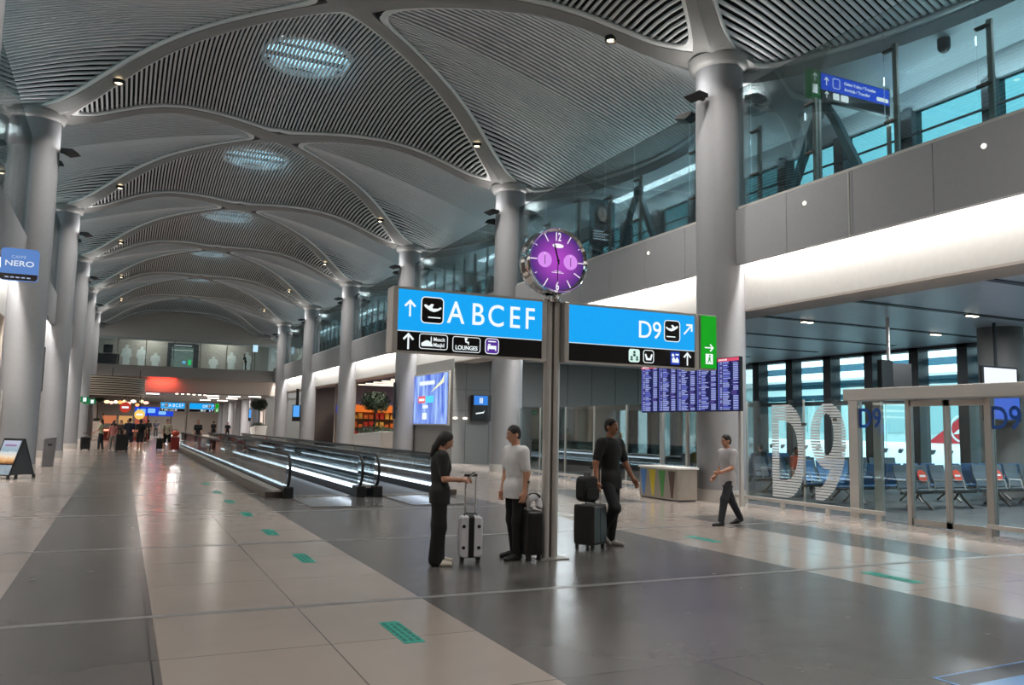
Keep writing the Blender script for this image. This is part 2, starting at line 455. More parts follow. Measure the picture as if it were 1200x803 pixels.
# ---------------------------------------------------------------- fascia, header, galleries on both sides
YA, YB = -6.0, 86.
for sd, s, xf in (('right', 1, 13.5), ('left', -1, -3.0)):
    wl = thing('wall_'+sd, f'stepped {sd} wall of grey gallery fascia above a white lit header', 'wall', (0, 0, 0), kind='structure')
    X = lambda d: xf+s*d
    def bx(mb, d0, d1, y0, y1, z0, z1, mi=0):
        a, b = sorted((X(d0), X(d1))); mb.box(a, b, y0, y1, z0, z1, mi)
    f = MB(); y = 2.72-1.9*4; 
    while y < YB:
        e = min(y+1.9, YB); bx(f, 0, .03, y+.006, e-.006, 5.82, 7.2); y = e
    f.build('fascia_panel', M_fas, wl)
    bk = MB(); bx(bk, .03, .16, YA, YB, 5.83, 7.19); bx(bk, .16, 4.2, YA, YB, 6.7, 7.15); bk.build('gallery_slab', M_dgr, wl)
    h = MB(); bx(h, .42, .62, YA, YB, 4.75, 6.7); h.build('header', M_wht, wl)
    sf = MB(); bx(sf, .42, 1.3, YA, YB, 4.70, 4.752); bx(sf, 1.3, 1.4, YA, YB, 4.70, 4.95); sf.build('soffit', M_bei, wl)
    cl = MB()
    if sd == 'right':
        jt = MB(); bx(jt, -.012, .0, 12.29, 12.33, 5.82, 7.2); jt.build('joint_strip', M_stl, wl)
    lp_ = MB(); bx(lp_, .20, .34, YA, YB, 6.40, 6.46); lp_.build('cove_lamp', E_wht, wl)
    for k in range(-1, 7):
        y0 = Y0-P+P*k
        ar = bpy.data.lights.new('cove_light', 'AREA'); ar.shape = 'RECTANGLE'; ar.size = .12; ar.size_y = 12.2; ar.energy = 850; ar.color = (1, .965, .92)
        lo = bpy.data.objects.new('cove_light', ar); COL.objects.link(lo); lo.location = (X(.27), y0+P/2, 6.36)
    # little fascia spots
    for yy in ((13.55, 19.63, 9.29) if sd == 'right' else (31.,)):
        sp = MB(); sp.cyl((X(-.02), yy, 6.82), (X(.005), yy, 6.82), .045, n=16)
        tag(sp.build('wall_spotlight', glow('spot_warm', '#fff4dc', 2.5)), f'tiny lit round spot set in the {sd} fascia, {yy:.0f} metres down the hall', 'spotlight', 'tiny spots in the gallery fascia')

# gallery floor level: ceiling, back windows
M_pier = mat('pier_grey', '#55585b', .4)
for sd, s in (('right', 1), ('left', -1)):
    cg = MB(); 
    pts = []
    for k in range(-1, 6):
        for i in range(24):
            wv = -1+2*i/24; pts.append((Y0+P*k+6.4+6.4*wv, xe_(abs(wv))))
    pts = [p for p in pts if p[0] > 2]
    vs = []; fs = []
    for (y, e) in pts:
        e += .12
        vs += [(CX+s*e, y, 10.72), (CX+s*11.9, y, 10.1), (CX+s*e, y, 11.3), (CX+s*min(e+.3, 11.6), y, 10.6)]
    for i in range(len(pts)-1):
        a = i*4; b = a+4
        fs += [(a, b, b+3, a+3), (a+3, b+3, b+1, a+1), (a, a+2, b+2, b)]
    cg.add(vs, fs)
    o = cg.build('ceiling_gallery_'+sd, M_cei, None, 30); tag(o, f'smooth pale ceiling over the upper gallery on the {sd}', 'ceiling', kind='structure')
    xw = CX+s*11.75
    wb = thing('window_1' if s > 0 else 'window_2', f'row of tall gallery windows along the {sd} upper level', 'window', (0, 0, 0), kind='structure')
    a, b = sorted((xw, xw+s*.25))
    ws = MB(); ws.box(a, b, 2, YB, 9.6, 11.8); ws.box(a, b, 2, YB, 7.15, 7.3); ws.build('wall_band', M_cei, wb)
    mu = MB(); y = 3.
    while y < YB: mu.box(a-.06, b+.06, y-.16, y+.16, 7.2, 9.65); y += 2.13
    mu.build('mullion', M_pier, wb)
    gl = MB(); gl.box((a+b)/2-.01, (a+b)/2+.01, 2, YB, 7.3, 9.6); gl.build('pane', G_gal, wb)
    rl_ = MB(); 
    for zz in (8.55, 8.95): rl_.box(a-.13 if s > 0 else b+.09, a-.09 if s > 0 else b+.13, 2, YB, zz-.025, zz+.025)
    rl_.build('rail', M_pier, wb)

# glass balustrades: tall panes with steel posts, one per bay
M_post = mat('post_steel', '#a19a93', .36, .45)
E_blue = glow('post_blue_led', '#3a4cff', .8)
for sd, s, xf in (('right', 1, 13.57), ('left', -1, -3.07)):
    bp_ = None; dense = None
    for k in range(-1, 5):
        y0 = Y0+P*k+.65
        lab = f'tall glass balustrade with steel posts on the {sd} gallery, ' + ['before the nearest column', 'past the nearest column', 'past the second column', 'past the third column', 'past the fourth column', 'past the fifth column'][k+1]
        big = k < 1 or s < 0
        if big and bp_ is not None: dup(bp_, (xf, y0, 7.22), label=lab); continue
        if not big and dense is not None: dup(dense, (xf, y0, 7.22), label=lab); continue
        t = thing('glass_balustrade', lab, 'balustrade', (xf, y0, 7.22), 0, 'tall glass balustrades of the upper galleries')
        ln = P-1.3
        if big: bp_ = t
        else: dense = t
        if big:
            ys = [.5, 3.2+.0, 4.9, 6.9, 9.05, 10.85] if True else []
            n_ = len(ys); hts = [2.15, 2.1, 1.95, 2.35, 2.0, 1.95]
            edges = [0]+[(ys[i]+.22) for i in range(n_)]+[ln]
        else:
            n_ = 9; ys = [.7+1.3*i for i in range(n_)]; hts = [2.1]*n_; edges = [0, 2.1, 4.7, 7.3, 9.9, ln]
        for i in range(n_):
            q = MB(); q.box(.08*s-.035, .08*s+.035, ys[i]-(.05 if big else .07), ys[i]+(.05 if big else .07), 0, hts[i]); po = q.build('post', M_post if big else mat('pale_post', '#c8cbcb', .4), t, bevel=.006)
            if big:
                for zz in (.75, hts[i]-.12):
                    c = MB(); c.box(-.03, .06*s+.01, ys[i]-.02, ys[i]+.22, zz-.02, zz+.02); c.build('glass_clamp', M_stld, po)
        for i in range(len(edges)-1):
            g = MB(); g.box(-.01, .01, edges[i]+.01, edges[i+1]-.01, 0, 3.1); g.build('pane', G_bal, t)
        r = MB(); r.box(-.03, .03, 0, ln, 0, .06); r.build('base_channel', M_stl, t)

# ---------------------------------------------------------------- downlights on the ribs
dlp = None
for k in range(-2, 5):
    for sx, sn in ((-1, 'left'), (1, 'right')):
        for sy, ss in ((1, 'far'), (-1, 'near')):
            if sy < 0 and (sx < 0 or k > 0): continue
            s_ = .27
            A = Vector((CX+sx*8.25, Y0+P*k+6.4+sy*6.4)); B = Vector((CX, Y0+P*k+6.4)); c = A+(B-A)*s_
            if c.y < -2.6: continue
            z = zsurf(c.x, c.y)-(.14 if sy > 0 else .09)
            kk = max(0, k if sy < 0 else k+1)
            lab = f'small round downlight on the {"nearer" if sy > 0 else "farther"} ceiling rib springing from the {NM[kk] if kk < 6 else "last"} {sn} column'
            if dlp is None:
                dlp = thing('rib_downlight', lab, 'downlight', (c.x, c.y, z), 0, 'downlights on the ceiling ribs')
                q = MB(); ro = [(.17*math.cos(2*PI*i/20), .17*math.sin(2*PI*i/20)) for i in range(20)]; ri = [(a*.72, b*.72) for a, b in ro]
                q.ring(ro, ri, (0, 0, -.06), (1, 0, 0), (0, 1, 0), (0, 0, .12)); q.build('trim_ring', M_blk, dlp)
                q = MB(); q.lathe([(.0, -.055), (.06, -.05), (.11, -.02), (.12, .03)], 20); q.build('lamp', E_dl, dlp, 60)
            else: dup(dlp, (c.x, c.y, z), label=lab)
            la = bpy.data.lights.new('rib_light', 'AREA'); la.shape = 'DISK'; la.size = .24; la.energy = 260; la.color = (1, .95, .89); la.spread = math.radians(110)
            lo = bpy.data.objects.new('rib_light', la); COL.objects.link(lo); lo.location = (c.x, c.y, z-.075)

# ---------------------------------------------------------------- gate lounge beyond the right side
gc = MB()
y = 3.
while y < 42: gc.box(14.85, 26.6, y, y+.295, 4.92, 4.95); y += .3
o = gc.build('ceiling_gate', M_met); tag(o, 'ribbed metal plank ceiling of the gate lounge', 'ceiling', kind='structure')
rf = MB(); rf.box(14.8, 27., 2, 86, 4.96, 5.4); tag(rf.build('roof_gate', M_dgr), 'dark slab over the gate lounge and shops on the right', 'roof', kind='structure')
sl = MB()
for yy, x0, x1 in ((10.95, 15.6, 24.5), (14.35, 15.6, 25.2), (17.6, 15.4, 25.2), (20.9, 15.3, 25.), (24.2, 15.3, 24.6), (27.4, 15.3, 24)):
    sl.box(x0, x1, yy-.1, yy+.1, 4.9, 4.93)
tag(sl.build('trim_2', M_blk), 'dark recessed slots across the gate lounge ceiling', 'ceiling slot', kind='structure')
clp = None
for i, (x, y, nm) in enumerate(((17.55, 17.6, 'on the second slot'), (20.1, 14.35, 'on the slot above the hanging monitor'), (22.9, 17.6, 'far along the second slot'), (17.7, 20.9, 'on the third slot'), (21.6, 10.95, 'on the slot nearest the camera'), (24.4, 14.35, 'by the far window on the monitor slot'))):
    lab = 'twin square ceiling spot '+nm+' of the gate lounge'
    if clp is None:
        clp = thing('twin_ceiling_light', lab, 'ceiling light', (x, y, 4.9), 0, 'twin spots in the gate ceiling')
        q = MB(); q.box(-.2, .2, -.09, .09, -.03, .02); q.build('housing', M_blk, clp)
        for dx in (-.11, .11):
            q = MB(); q.box(dx-.065, dx+.065, -.06, .06, -.05, -.028); q.build('lamp', glow('twin_spot', '#fff1d8', 7.), clp)
    else: dup(clp, (x, y, 4.9), label=lab)
wg = thing('window_3', 'tall gate lounge windows with dark mullions facing the apron', 'window', (0, 0, 0), kind='structure')
q = MB(); mus = [14.9, 17.0, 19.1+.05, 21.1, 23.15, 25.25, 27.4, 29.5]
for yy in [4.4, 6.5, 8.6, 10.7, 12.8]+mus: q.box(26.2, 26.75, yy-.2, yy+.2, -.01, 4.95)
q.build('mullion', mat('mullion_dark', '#26292d', .4), wg)
q = MB(); q.box(26.25, 26.6, 2, 30, 2.88, 3.05); q.box(26.2, 26.7, 2, 30, -.01, .3); q.box(26.2, 26.7, 2, 30, 4.8, 4.96); q.build('transom', mat('transom_grey', '#4b5258', .4), wg)
q = MB(); q.box(26.5, 26.52, 2, 30, .3, 4.9); q.build('pane', G_win, wg)
q = MB()
for z0, z1 in ((3.12, 3.35), (3.62, 3.92), (4.30, 4.58)): q.box(26.9, 26.98, 2, 30, z0, z1)
q.build('sunshade', glass('frit_glass', (.24, .36, .42), .1), wg)
q = MB(); q.box(13.8, 27, 1.8, 2.0, 0, 6.9); tag(q.build('wall_gate_near', M_gry), 'grey end wall of the gate lounge beyond the right edge', 'wall', kind='structure')
# shell out of view that keeps daylight out
q = MB(); q.box(-14.2, 27, -6.3, -6, 0, 15.5); tag(q.build('wall_daylight_block', M_bei), 'plain unseen wall added behind the camera to block daylight', 'wall', kind='structure')
q = MB(); q.box(-14.4, 27, -6.2, 3.7, 15.0, 15.3); tag(q.build('ceiling_daylight_block', M_rib), 'plain unseen ceiling added above the camera to block daylight', 'ceiling', kind='structure')
q = MB(); q.box(-14.3, -14, -6, 140, 0, 7.2); q.box(-14.2, -8., 2, 140, 7., 7.2); q.box(13.7, 14, -6, 2, 0, 15); tag(q.build('wall_outer', M_bei), 'plain outer walls of the concourse', 'wall', kind='structure')
# ---------------------------------------------------------------- wayfinding totem: post, two light boxes, exit box, clock
E_cyan = glow('sign_cyan', '#10a2f0', 1.05)
M_sblk = mat('sign_black', '#0b0b0d', .3)
E_grn = glow('exit_green', '#0aa11a', 1.)
E_pur = glow('sign_purple', '#5b2f9e', .9)
E_blu = glow('sign_blue', '#2846b8', .9)
E_mint = glow('sign_mint', '#d8f6ee', 1.)
E_brd = glow('sign_border', '#cfe9f4', .9)
def disc(r, c=(0, 0), n=24, a0=0, a1=360):
    return [(c[0]+r*math.cos(math.radians(a0+(a1-a0)*i/n)), c[1]+r*math.sin(math.radians(a0+(a1-a0)*i/n))) for i in range(n if a1-a0 == 360 else n+1)]
ARROW = [(-.055, -.5), (.055, -.5), (.055, .28), (.27, .06), (.36, .15), (0, .52), (-.36, .15), (-.27, .06), (-.055, .28)]
ARROW = [(a*1.0, b) for a, b in ARROW]
PLANE = [(-.46, .16), (-.38, .17), (-.28, .06), (-.02, -.02), (.02, .05), (-.02, .20), (.10, .20), (.22, .04), (.40, .08), (.47, .02), (.38, -.07), (.10, -.16), (-.12, -.17), (-.30, -.06), (-.42, .06)]
def rot2(p, a): c, s = math.cos(math.radians(a)), math.sin(math.radians(a)); return [(x*c-y*s, x*s+y*c) for x, y in p]
def place(p, c, k, fx=1): return [(c[0]+x*k*fx, c[1]+y*k) for x, y in p]
class Face:                 # flat graphics on a vertical face: origin o, u to the right, z up, n outward
    def __init__(s, o, u, n, par): s.o = Vector(o); s.u = Vector(u); s.n = Vector(n); s.par = par; s.lv = .004
    def poly(s, name, polys, m, lv=1, par=None, th=.003):
        mb = MB()
        for p in polys: mb.prism(p, s.o+s.n*(s.lv*lv), s.u, (0, 0, 1), s.n*th)
        return mb.build(name, m, par or s.par)
    def frame(s, name, x0, x1, y0, y1, r, w, m, lv=1, par=None):
        mb = MB(); mb.ring(rrect(x0, x1, y0, y1, r), rrect(x0+w, x1-w, y0+w, y1-w, max(.002, r-w)), s.o+s.n*(s.lv*lv), s.u, (0, 0, 1), s.n*.003)
        return mb.build(name, m, par or s.par)
    def text(s, t, size, x, y, m, lv=1.4, align='LEFT', bold=0., sx=1., par=None, space=1.):
        return text(t, size, s.o+s.u*x+Vector((0, 0, y))+s.n*(s.lv*lv), s.u, (0, 0, 1), m, par or s.par, align, bold, sx=sx, space=space)

YS = 9.76
def lightbox(name, label, x0, x1, z0, z1, zsplit):
    t = thing(name, label, 'sign', ((x0+x1)/2, YS, z0))
    W = (x1-x0)/2; H = z1-z0
    b = MB(); b.box(-W, W, -.10, .10, 0, H); b.build('housing', M_stl, t, bevel=.012)
    for s in (-1, 1):
        f = MB(); f.box(s*W-.035, s*W+.035, -.125, .125, -.03, H+.03); f.build('end_cap', M_stl, t, bevel=.01)
    e = MB(); e.box(-W+.03, W-.03, -.125, -.1, -.03, .0); e.build('bottom_rail', M_stl, t)
    e = MB(); e.box(-W+.03, W-.03, -.125, -.1, H, H+.03); e.build('top_rail', M_stl, t)
    p = MB(); p.box(-W+.035, W-.035, -.115, -.1, zsplit, H); p.build('lit_panel', E_cyan, t)
    p = MB(); p.box(-W+.035, W-.035, -.115, -.1, 0, zsplit); p.build('black_panel', M_sblk, t)
    p = MB(); p.box(-W+.035, W-.035, -.119, -.115, zsplit-.006, zsplit+.006); p.build('divider_line', E_brd, t)
    return t, Face((-W, -.115, 0), (1, 0, 0), (0, -1, 0), t)

# left box  (x 2.91 .. 5.03)
t, F = lightbox('wayfinding_sign', 'long lit blue sign reading A B C E F, left of the clock post', 2.93, 4.98, 2.60, 3.36, .245)
F.poly('arrow', [place(ARROW, (.185, .53), .21)], E_txt)
F.frame('pictogram_border', .325, .625, .355, .690, .055, .012, E_txt, 2)
q = F.poly('takeoff_pictogram', [rrect(.33, .62, .36, .685, .05)], M_sblk)
F.poly('plane_symbol', [place(rot2(PLANE, 14), (.475, .55), .25, -1), [(.42, .425), (.585, .425), (.585, .44), (.42, .44)]], E_txt, 2, q)
for ch, x in zip('ABCEF', (.79, 1.09, 1.345, 1.61, 1.83)):
    F.text(ch, .40, x, .385, E_txt, align='CENTER', sx=.86, bold=.006)
F.poly('arrow', [place(ARROW, (.175, .12), .20)], E_txt)
F.frame('prayer_room_border', .315, .69, .035, .225, .035, .008, E_txt)
mos = [disc(.058, (.415, .085), 12, 0, 180), [(.345, .07), (.49, .07), (.49, .1), (.345, .1)], [(.463, .07), (.475, .07), (.475, .18), (.469, .2), (.463, .18)], disc(.03, (.37, .09), 10, 0, 180)]
F.poly('mosque_symbol', mos, E_txt, 2)
F.text('Mescit', .068, .50, .14, E_txt, bold=.012, sx=.85); F.text('Masjid', .068, .50, .07, E_txt, bold=.012, sx=.85)
F.frame('lounges_border', .755, 1.135, .025, .22, .035, .008, E_txt)
F.text('LOUNGES', .075, .945, .055, E_txt, align='CENTER', bold=.018, sx=.9)
F.poly('seat_symbol', [[(.915, .205), (.935, .205), (.945, .16), (.975, .16), (.975, .125), (.96, .125), (.96, .145), (.93, .145)], disc(.013, (.945, .195), 10)], E_txt, 2)
q = F.poly('hotel_pictogram', [rrect(1.205, 1.385, .03, .215, .04)], E_pur)
F.frame('hotel_border', 1.198, 1.392, .022, .223, .045, .009, E_txt, 2)
F.poly('bed_symbol', [[(1.235, .065), (1.25, .065), (1.25, .085), (1.34, .085), (1.34, .065), (1.355, .065), (1.355, .13), (1.235, .13)], [(1.24, .135), (1.24, .15), (1.275, .15), (1.275, .135)], [(1.24, .175), (1.35, .175), (1.35, .19), (1.24, .19)]], E_txt, 2, q)
# right box (x 5.28 .. 7.47)
t, F = lightbox('wayfinding_sign', 'long lit blue sign reading D9 with diagonal arrow, right of the post', 5.32, 7.47, 2.60, 3.36, .245)
F.text('D9', .345, 1.335, .385, E_txt, align='CENTER', sx=.95, bold=.004)
F.frame('pictogram_border', 1.575, 1.855, .355, .665, .055, .012, E_txt, 2)
q = F.poly('takeoff_pictogram', [rrect(1.58, 1.85, .36, .66, .05)], M_sblk)
F.poly('plane_symbol', [place(rot2(PLANE, 14), (1.715, .55), .23), [(1.62, .42), (1.77, .42), (1.77, .435), (1.62, .435)]], E_txt, 2, q)
F.poly('arrow', [place(rot2(ARROW, -45), (2.0, .555), .21)], E_txt)
q = F.poly('family_pictogram', [rrect(.985, 1.165, .03, .215, .035)], E_mint)
F.poly('family_symbol', [disc(.02, (1.075, .17), 10), disc(.018, (1.03, .10), 10), disc(.018, (1.12, .10), 10), [(1.06, .11), (1.09, .11), (1.10, .145), (1.05, .145)], [(1.01, .055), (1.05, .055), (1.05, .08), (1.01, .08)], [(1.10, .055), (1.14, .055), (1.14, .08), (1.10, .08)]], mat('sign_teal', '#3d8f85', .4), 2, q)
F.frame('lounge_border', 1.225, 1.405, .03, .215, .04, .01, E_txt)
F.poly('seats_symbol', [[(1.25, .15), (1.27, .16), (1.295, .1), (1.335, .1), (1.36, .16), (1.38, .15), (1.355, .07), (1.275, .07)]], E_txt, 2)
q = F.poly('bus_pictogram', [rrect(1.69, 1.85, .03, .215, .02)], E_blu)
F.poly('bus_symbol', [disc(.022, (1.73, .165), 10), [(1.715, .06), (1.83, .06), (1.83, .10), (1.80, .14), (1.77, .10), (1.75, .14), (1.715, .12)], [(1.775, .165), (1.83, .165), (1.83, .185), (1.775, .185)]], E_txt, 2, q)
F.poly('arrow', [place(ARROW, (1.985, .125), .19)], E_txt)
# exit box
t = thing('exit_sign', 'narrow upright green exit sign at the right end of the D9 sign', 'sign', (7.70, YS, 2.62))
b = MB(); b.box(-.15, .15, -.10, .10, -.03, .78); b.build('housing', M_stl, t, bevel=.01)
b = MB(); b.box(-.135, .135, -.112, -.1, -.01, .76); b.build('lit_panel', E_grn, t)
for z in (.1, .66):
    b = MB(); b.box(-.19, -.15, -.03, .03, z-.03, z+.03); b.build('hinge', M_blk, t)
F = Face((-.15, -.112, 0), (1, 0, 0), (0, -1, 0), t)
F.poly('arrow', [place(rot2(ARROW, -90), (.15, .29), .16)], E_txt)
q = F.poly('door_pictogram', [[(.085, .05), (.215, .05), (.215, .2), (.085, .2)]], E_txt)
F.poly('running_figure', [disc(.014, (.158, .175), 10), [(.14, .155), (.17, .15), (.165, .11), (.185, .08), (.18, .07), (.15, .105), (.13, .07), (.11, .07), (.135, .11)]], E_grn, 2, q)
# post
t = thing('sign_post', 'tall steel post carrying the wayfinding signs and the clock', 'post', (5.16, YS, 0))
b = MB(); b.box(-.2, .2, -.2, .2, 0, .012); b.build('base_plate', mat('plate_grey', '#a8a4a0', .4, .6), t)
for dx in (-.062, .062):
    b = MB(); b.cyl((dx, 0, .01), (dx, 0, 3.40), .055, n=24); b.build('tube', M_stl, t, 50)
b = MB(); b.box(-.02, .02, -.03, .03, .01, 3.38); b.build('web_plate', M_stld, t)
b = MB(); b.lathe([(.11, 3.38), (.12, 3.42), (.08, 3.43), (.08, 3.44), (.10, 3.465)], 24); b.build('clock_mount', M_chr, t, 40)
# clock
t = thing('round_clock', 'round chrome clock with lit purple face on top of the sign post', 'clock', (5.14, YS, 3.925))
RC = .43
CK = 1.05
prof = [(.0, .27), (.34, .27), (.41, .18), (.43, .10), (.455, .06), (.455, .02), (.43, -.02), (.43, -.10), (.455, -.13), (.455, -.17), (.435, -.20), (.425, -.185), (.40, -.165)]
b = MB(); vs = []; n = 56
for r, y in prof: vs += [(r*math.cos(2*PI*i/n), y, r*math.sin(2*PI*i/n)) for i in range(n)]
b.add(vs, [(k*n+i, k*n+(i+1) % n, (k+1)*n+(i+1) % n, (k+1)*n+i) for k in range(len(prof)-1) for i in range(n)]); b.build('case', M_chr, t, 40)
m = bpy.data.materials.new('clock_face'); m.use_nodes = True; nt = m.node_tree; bs = nt.nodes['Principled BSDF']
tc = nt.nodes.new('ShaderNodeTexCoord'); ln = nt.nodes.new('ShaderNodeVectorMath'); ln.operation = 'LENGTH'; nt.links.new(tc.outputs['Object'], ln.inputs[0])
rp = nt.nodes.new('ShaderNodeValToRGB'); mr = nt.nodes.new('ShaderNodeMath'); mr.operation = 'MULTIPLY'; mr.inputs[1].default_value = 2.3
nt.links.new(ln.outputs['Value'], mr.inputs[0]); nt.links.new(mr.outputs[0], rp.inputs[0])
rp.color_ramp.elements[0].position = .3; rp.color_ramp.elements[0].color = lin('#c24fd6'); rp.color_ramp.elements[1].position = .98; rp.color_ramp.elements[1].color = lin('#4f2f80')
nt.links.new(rp.outputs[0], bs.inputs['Emission Color']); bs.inputs['Emission Strength'].default_value = .9; bs.inputs['Base Color'].default_value = lin('#201028'); bs.inputs['Roughness'].default_value = .3
b = MB(); b.prism(disc(.415, n=56), (0, -.16, 0), (1, 0, 0), (0, 0, 1), (0, .02, 0)); fc = b.build('dial', m, t)
F = Face((0, -.162, 0), (1, 0, 0), (0, -1, 0), t); E_w = glow('dial_white', '#fdf4ff', 1.)
for i in range(12):
    if i in (0, 6): continue
    a = math.radians(90-30*i); c, s = math.cos(a), math.sin(a); w = .006
    r0, r1 = (.29, .40) if i % 3 else (.31, .42)
    if i in (2, 8, 10): r0, r1, w = .36, .39, .004
    F.poly('hour_mark', [[(c*r0-s*w, s*r0+c*w), (c*r1-s*w, s*r1+c*w), (c*r1+s*w, s*r1-c*w), (c*r0+s*w, s*r0-c*w)]], E_w, 1, fc)
F.text('12', .16, 0, .275, E_w, align='CENTER', sx=.62, bold=.012, par=fc); F.text('6', .16, 0, -.395, E_w, align='CENTER', sx=.62, bold=.012, par=fc)
E_sub = glow('subdial_pink', '#d98ff0', 1.)
for sx in (-1, 1):
    q = F.poly('subdial', [disc(.105, (sx*.195, .0), 28)], E_sub)
    F.poly('subdial_hand', [[(sx*.195-.004, -.06), (sx*.195+.004, -.06), (sx*.195+.004, .06), (sx*.195-.004, .06)]], M_dgr, 2.5, q)
    F.poly('subdial_mark', [[(sx*.195-.003, .07), (sx*.195+.003, .07), (sx*.195+.003, .095), (sx*.195-.003, .095)]], E_w, 2.5, q)
F.poly('maker_emblem', [place(disc(1, n=20), (0, .205), .001)[:3] and [(x*.085, .205+y*.03) for x, y in disc(1, n=20)]], E_w, 2)
F.poly('dial_lines', [[(-.09, -.165), (.09, -.165), (.09, -.157), (-.09, -.157)], [(-.05, -.145), (.05, -.145), (.05, -.139), (-.05, -.139)]], E_w, 2)
M_hand = mat('hand_dark', '#241a30', .4)
def hand(ang, L, w):
    a = math.radians(90-ang); c, s = math.cos(a), math.sin(a)
    return [(-s*w-c*.05, c*w-s*.05), (c*L*.7-s*w*1.2, s*L*.7+c*w*1.2), (c*L, s*L), (c*L*.7+s*w*1.2, s*L*.7-c*w*1.2), (s*w-c*.05, -c*w-s*.05)]
F.poly('minute_hand', [hand(181, .32, .005)], M_hand, 3.5); F.poly('hour_hand', [hand(345, .27, .01)], M_hand, 4.5)
F.poly('hand_cap', [disc(.02, n=16)], M_hand, 5.5)

# ---------------------------------------------------------------- flight information board
t = thing('flight_board', 'wide flight information board of five upright screens before the nearest right column', 'information board', (12.62, 0, 0))
E_scr = glow('screen_navy', '#15194e', 1.); E_red = glow('screen_red', '#e0506e', 1.)
E_rows = [glow('row_white', '#a8b4f4', 1.), glow('row_blue', '#6f78dc', 1.), glow('row_violet', '#5a4a9c', 1.)]
y0, wS = 14.72, .79
rr = random.Random(3)
for i in range(5):
    ya = y0+i*wS
    b = MB(); b.box(0, .09, ya+.004, ya+wS-.004, 2.17, 3.42); sc_ = b.build('screen_case', M_blk, t, bevel=.006)
    b = MB(); b.box(-.006, 0, ya+.02, ya+wS-.02, 2.185, 3.405); sn = b.build('screen', E_scr, sc_)
    F = Face((-.006, ya+wS-.02, 2.185), (0, -1, 0), (-1, 0, 0), sc_); Wd = wS-.04
    F.poly('header_bar', [[(0, 1.145), (Wd, 1.145), (Wd, 1.22), (0, 1.22)]], E_red)
    F.text('DEPARTURES', .05, .05, 1.165, E_txt, bold=.01, lv=2.4)
    rows = [[], [], []]
    for r in range(30):
        z = 1.115-r*.0375
        rows[1].append([(.02, z), (.07, z), (.07, z+.02), (.02, z+.02)])
        k = 0 if rr.random() < .75 else 2
        L = .12+.16*rr.random(); rows[k].append([(.09, z), (.09+.07, z), (.16, z+.02), (.09, z+.02)]); rows[rr.choice((0, 0, 1))].append([(.19, z), (.19+L, z), (.19+L, z+.02), (.19, z+.02)])
        if rr.random() < .8: rows[0].append([(.55, z), (.72, z), (.72, z+.02), (.55, z+.02)])
        else: rows[2].append([(.50, z), (.68, z), (.68, z+.02), (.5, z+.02)])
    for k in range(3): F.poly('lettering', rows[k], E_rows[k])
for ya in (15.1, 17.1, 18.2):
    b = MB(); b.box(.30, .38, ya-.04, ya+.04, 0, 3.3); po = b.build('support_post', M_stl, t)
    for zz in (2.4, 3.2):
        b = MB(); b.box(.09, .30, ya-.03, ya+.03, zz-.03, zz+.03); b.build('arm', M_stld, po)
b = MB(); b.box(.09, .15, 14.8, 18.6, 2.5, 2.62); b.build('back_rail', M_blk, t)

# ---------------------------------------------------------------- gate D9 glass front
E_db = mat('decal_blue', '#1f5fc0', .4)
M_wdec = mat('decal_white', '#e8ecee', .5)
XG = 13.72
t = thing('glass_screen', 'glass screen of gate D9 with big white striped D9 lettering', 'glass wall', (XG, 0, 0))
for a, b_ in ((12.62, 13.9), (13.92, 15.76)):
    g = MB(); g.box(-.008, .008, a, b_, .05, 2.45); g.build('pane', G_clr, t)
for yy in (15.78, 13.91):
    g = MB(); g.box(-.02, .02, yy-.012, yy+.012, 0, 2.45); g.build('joint_post', M_stl, t)
for yy in (15.3, 13.0, 13.91):
    for zz in (2.0, 1.9, .5)[:1] if yy != 13.91 else (1.9, .55):
        g = MB(); g.box(-.03, .03, yy-.05, yy+.05, zz-.03, zz+.03); g.build('clamp', M_stld, t)
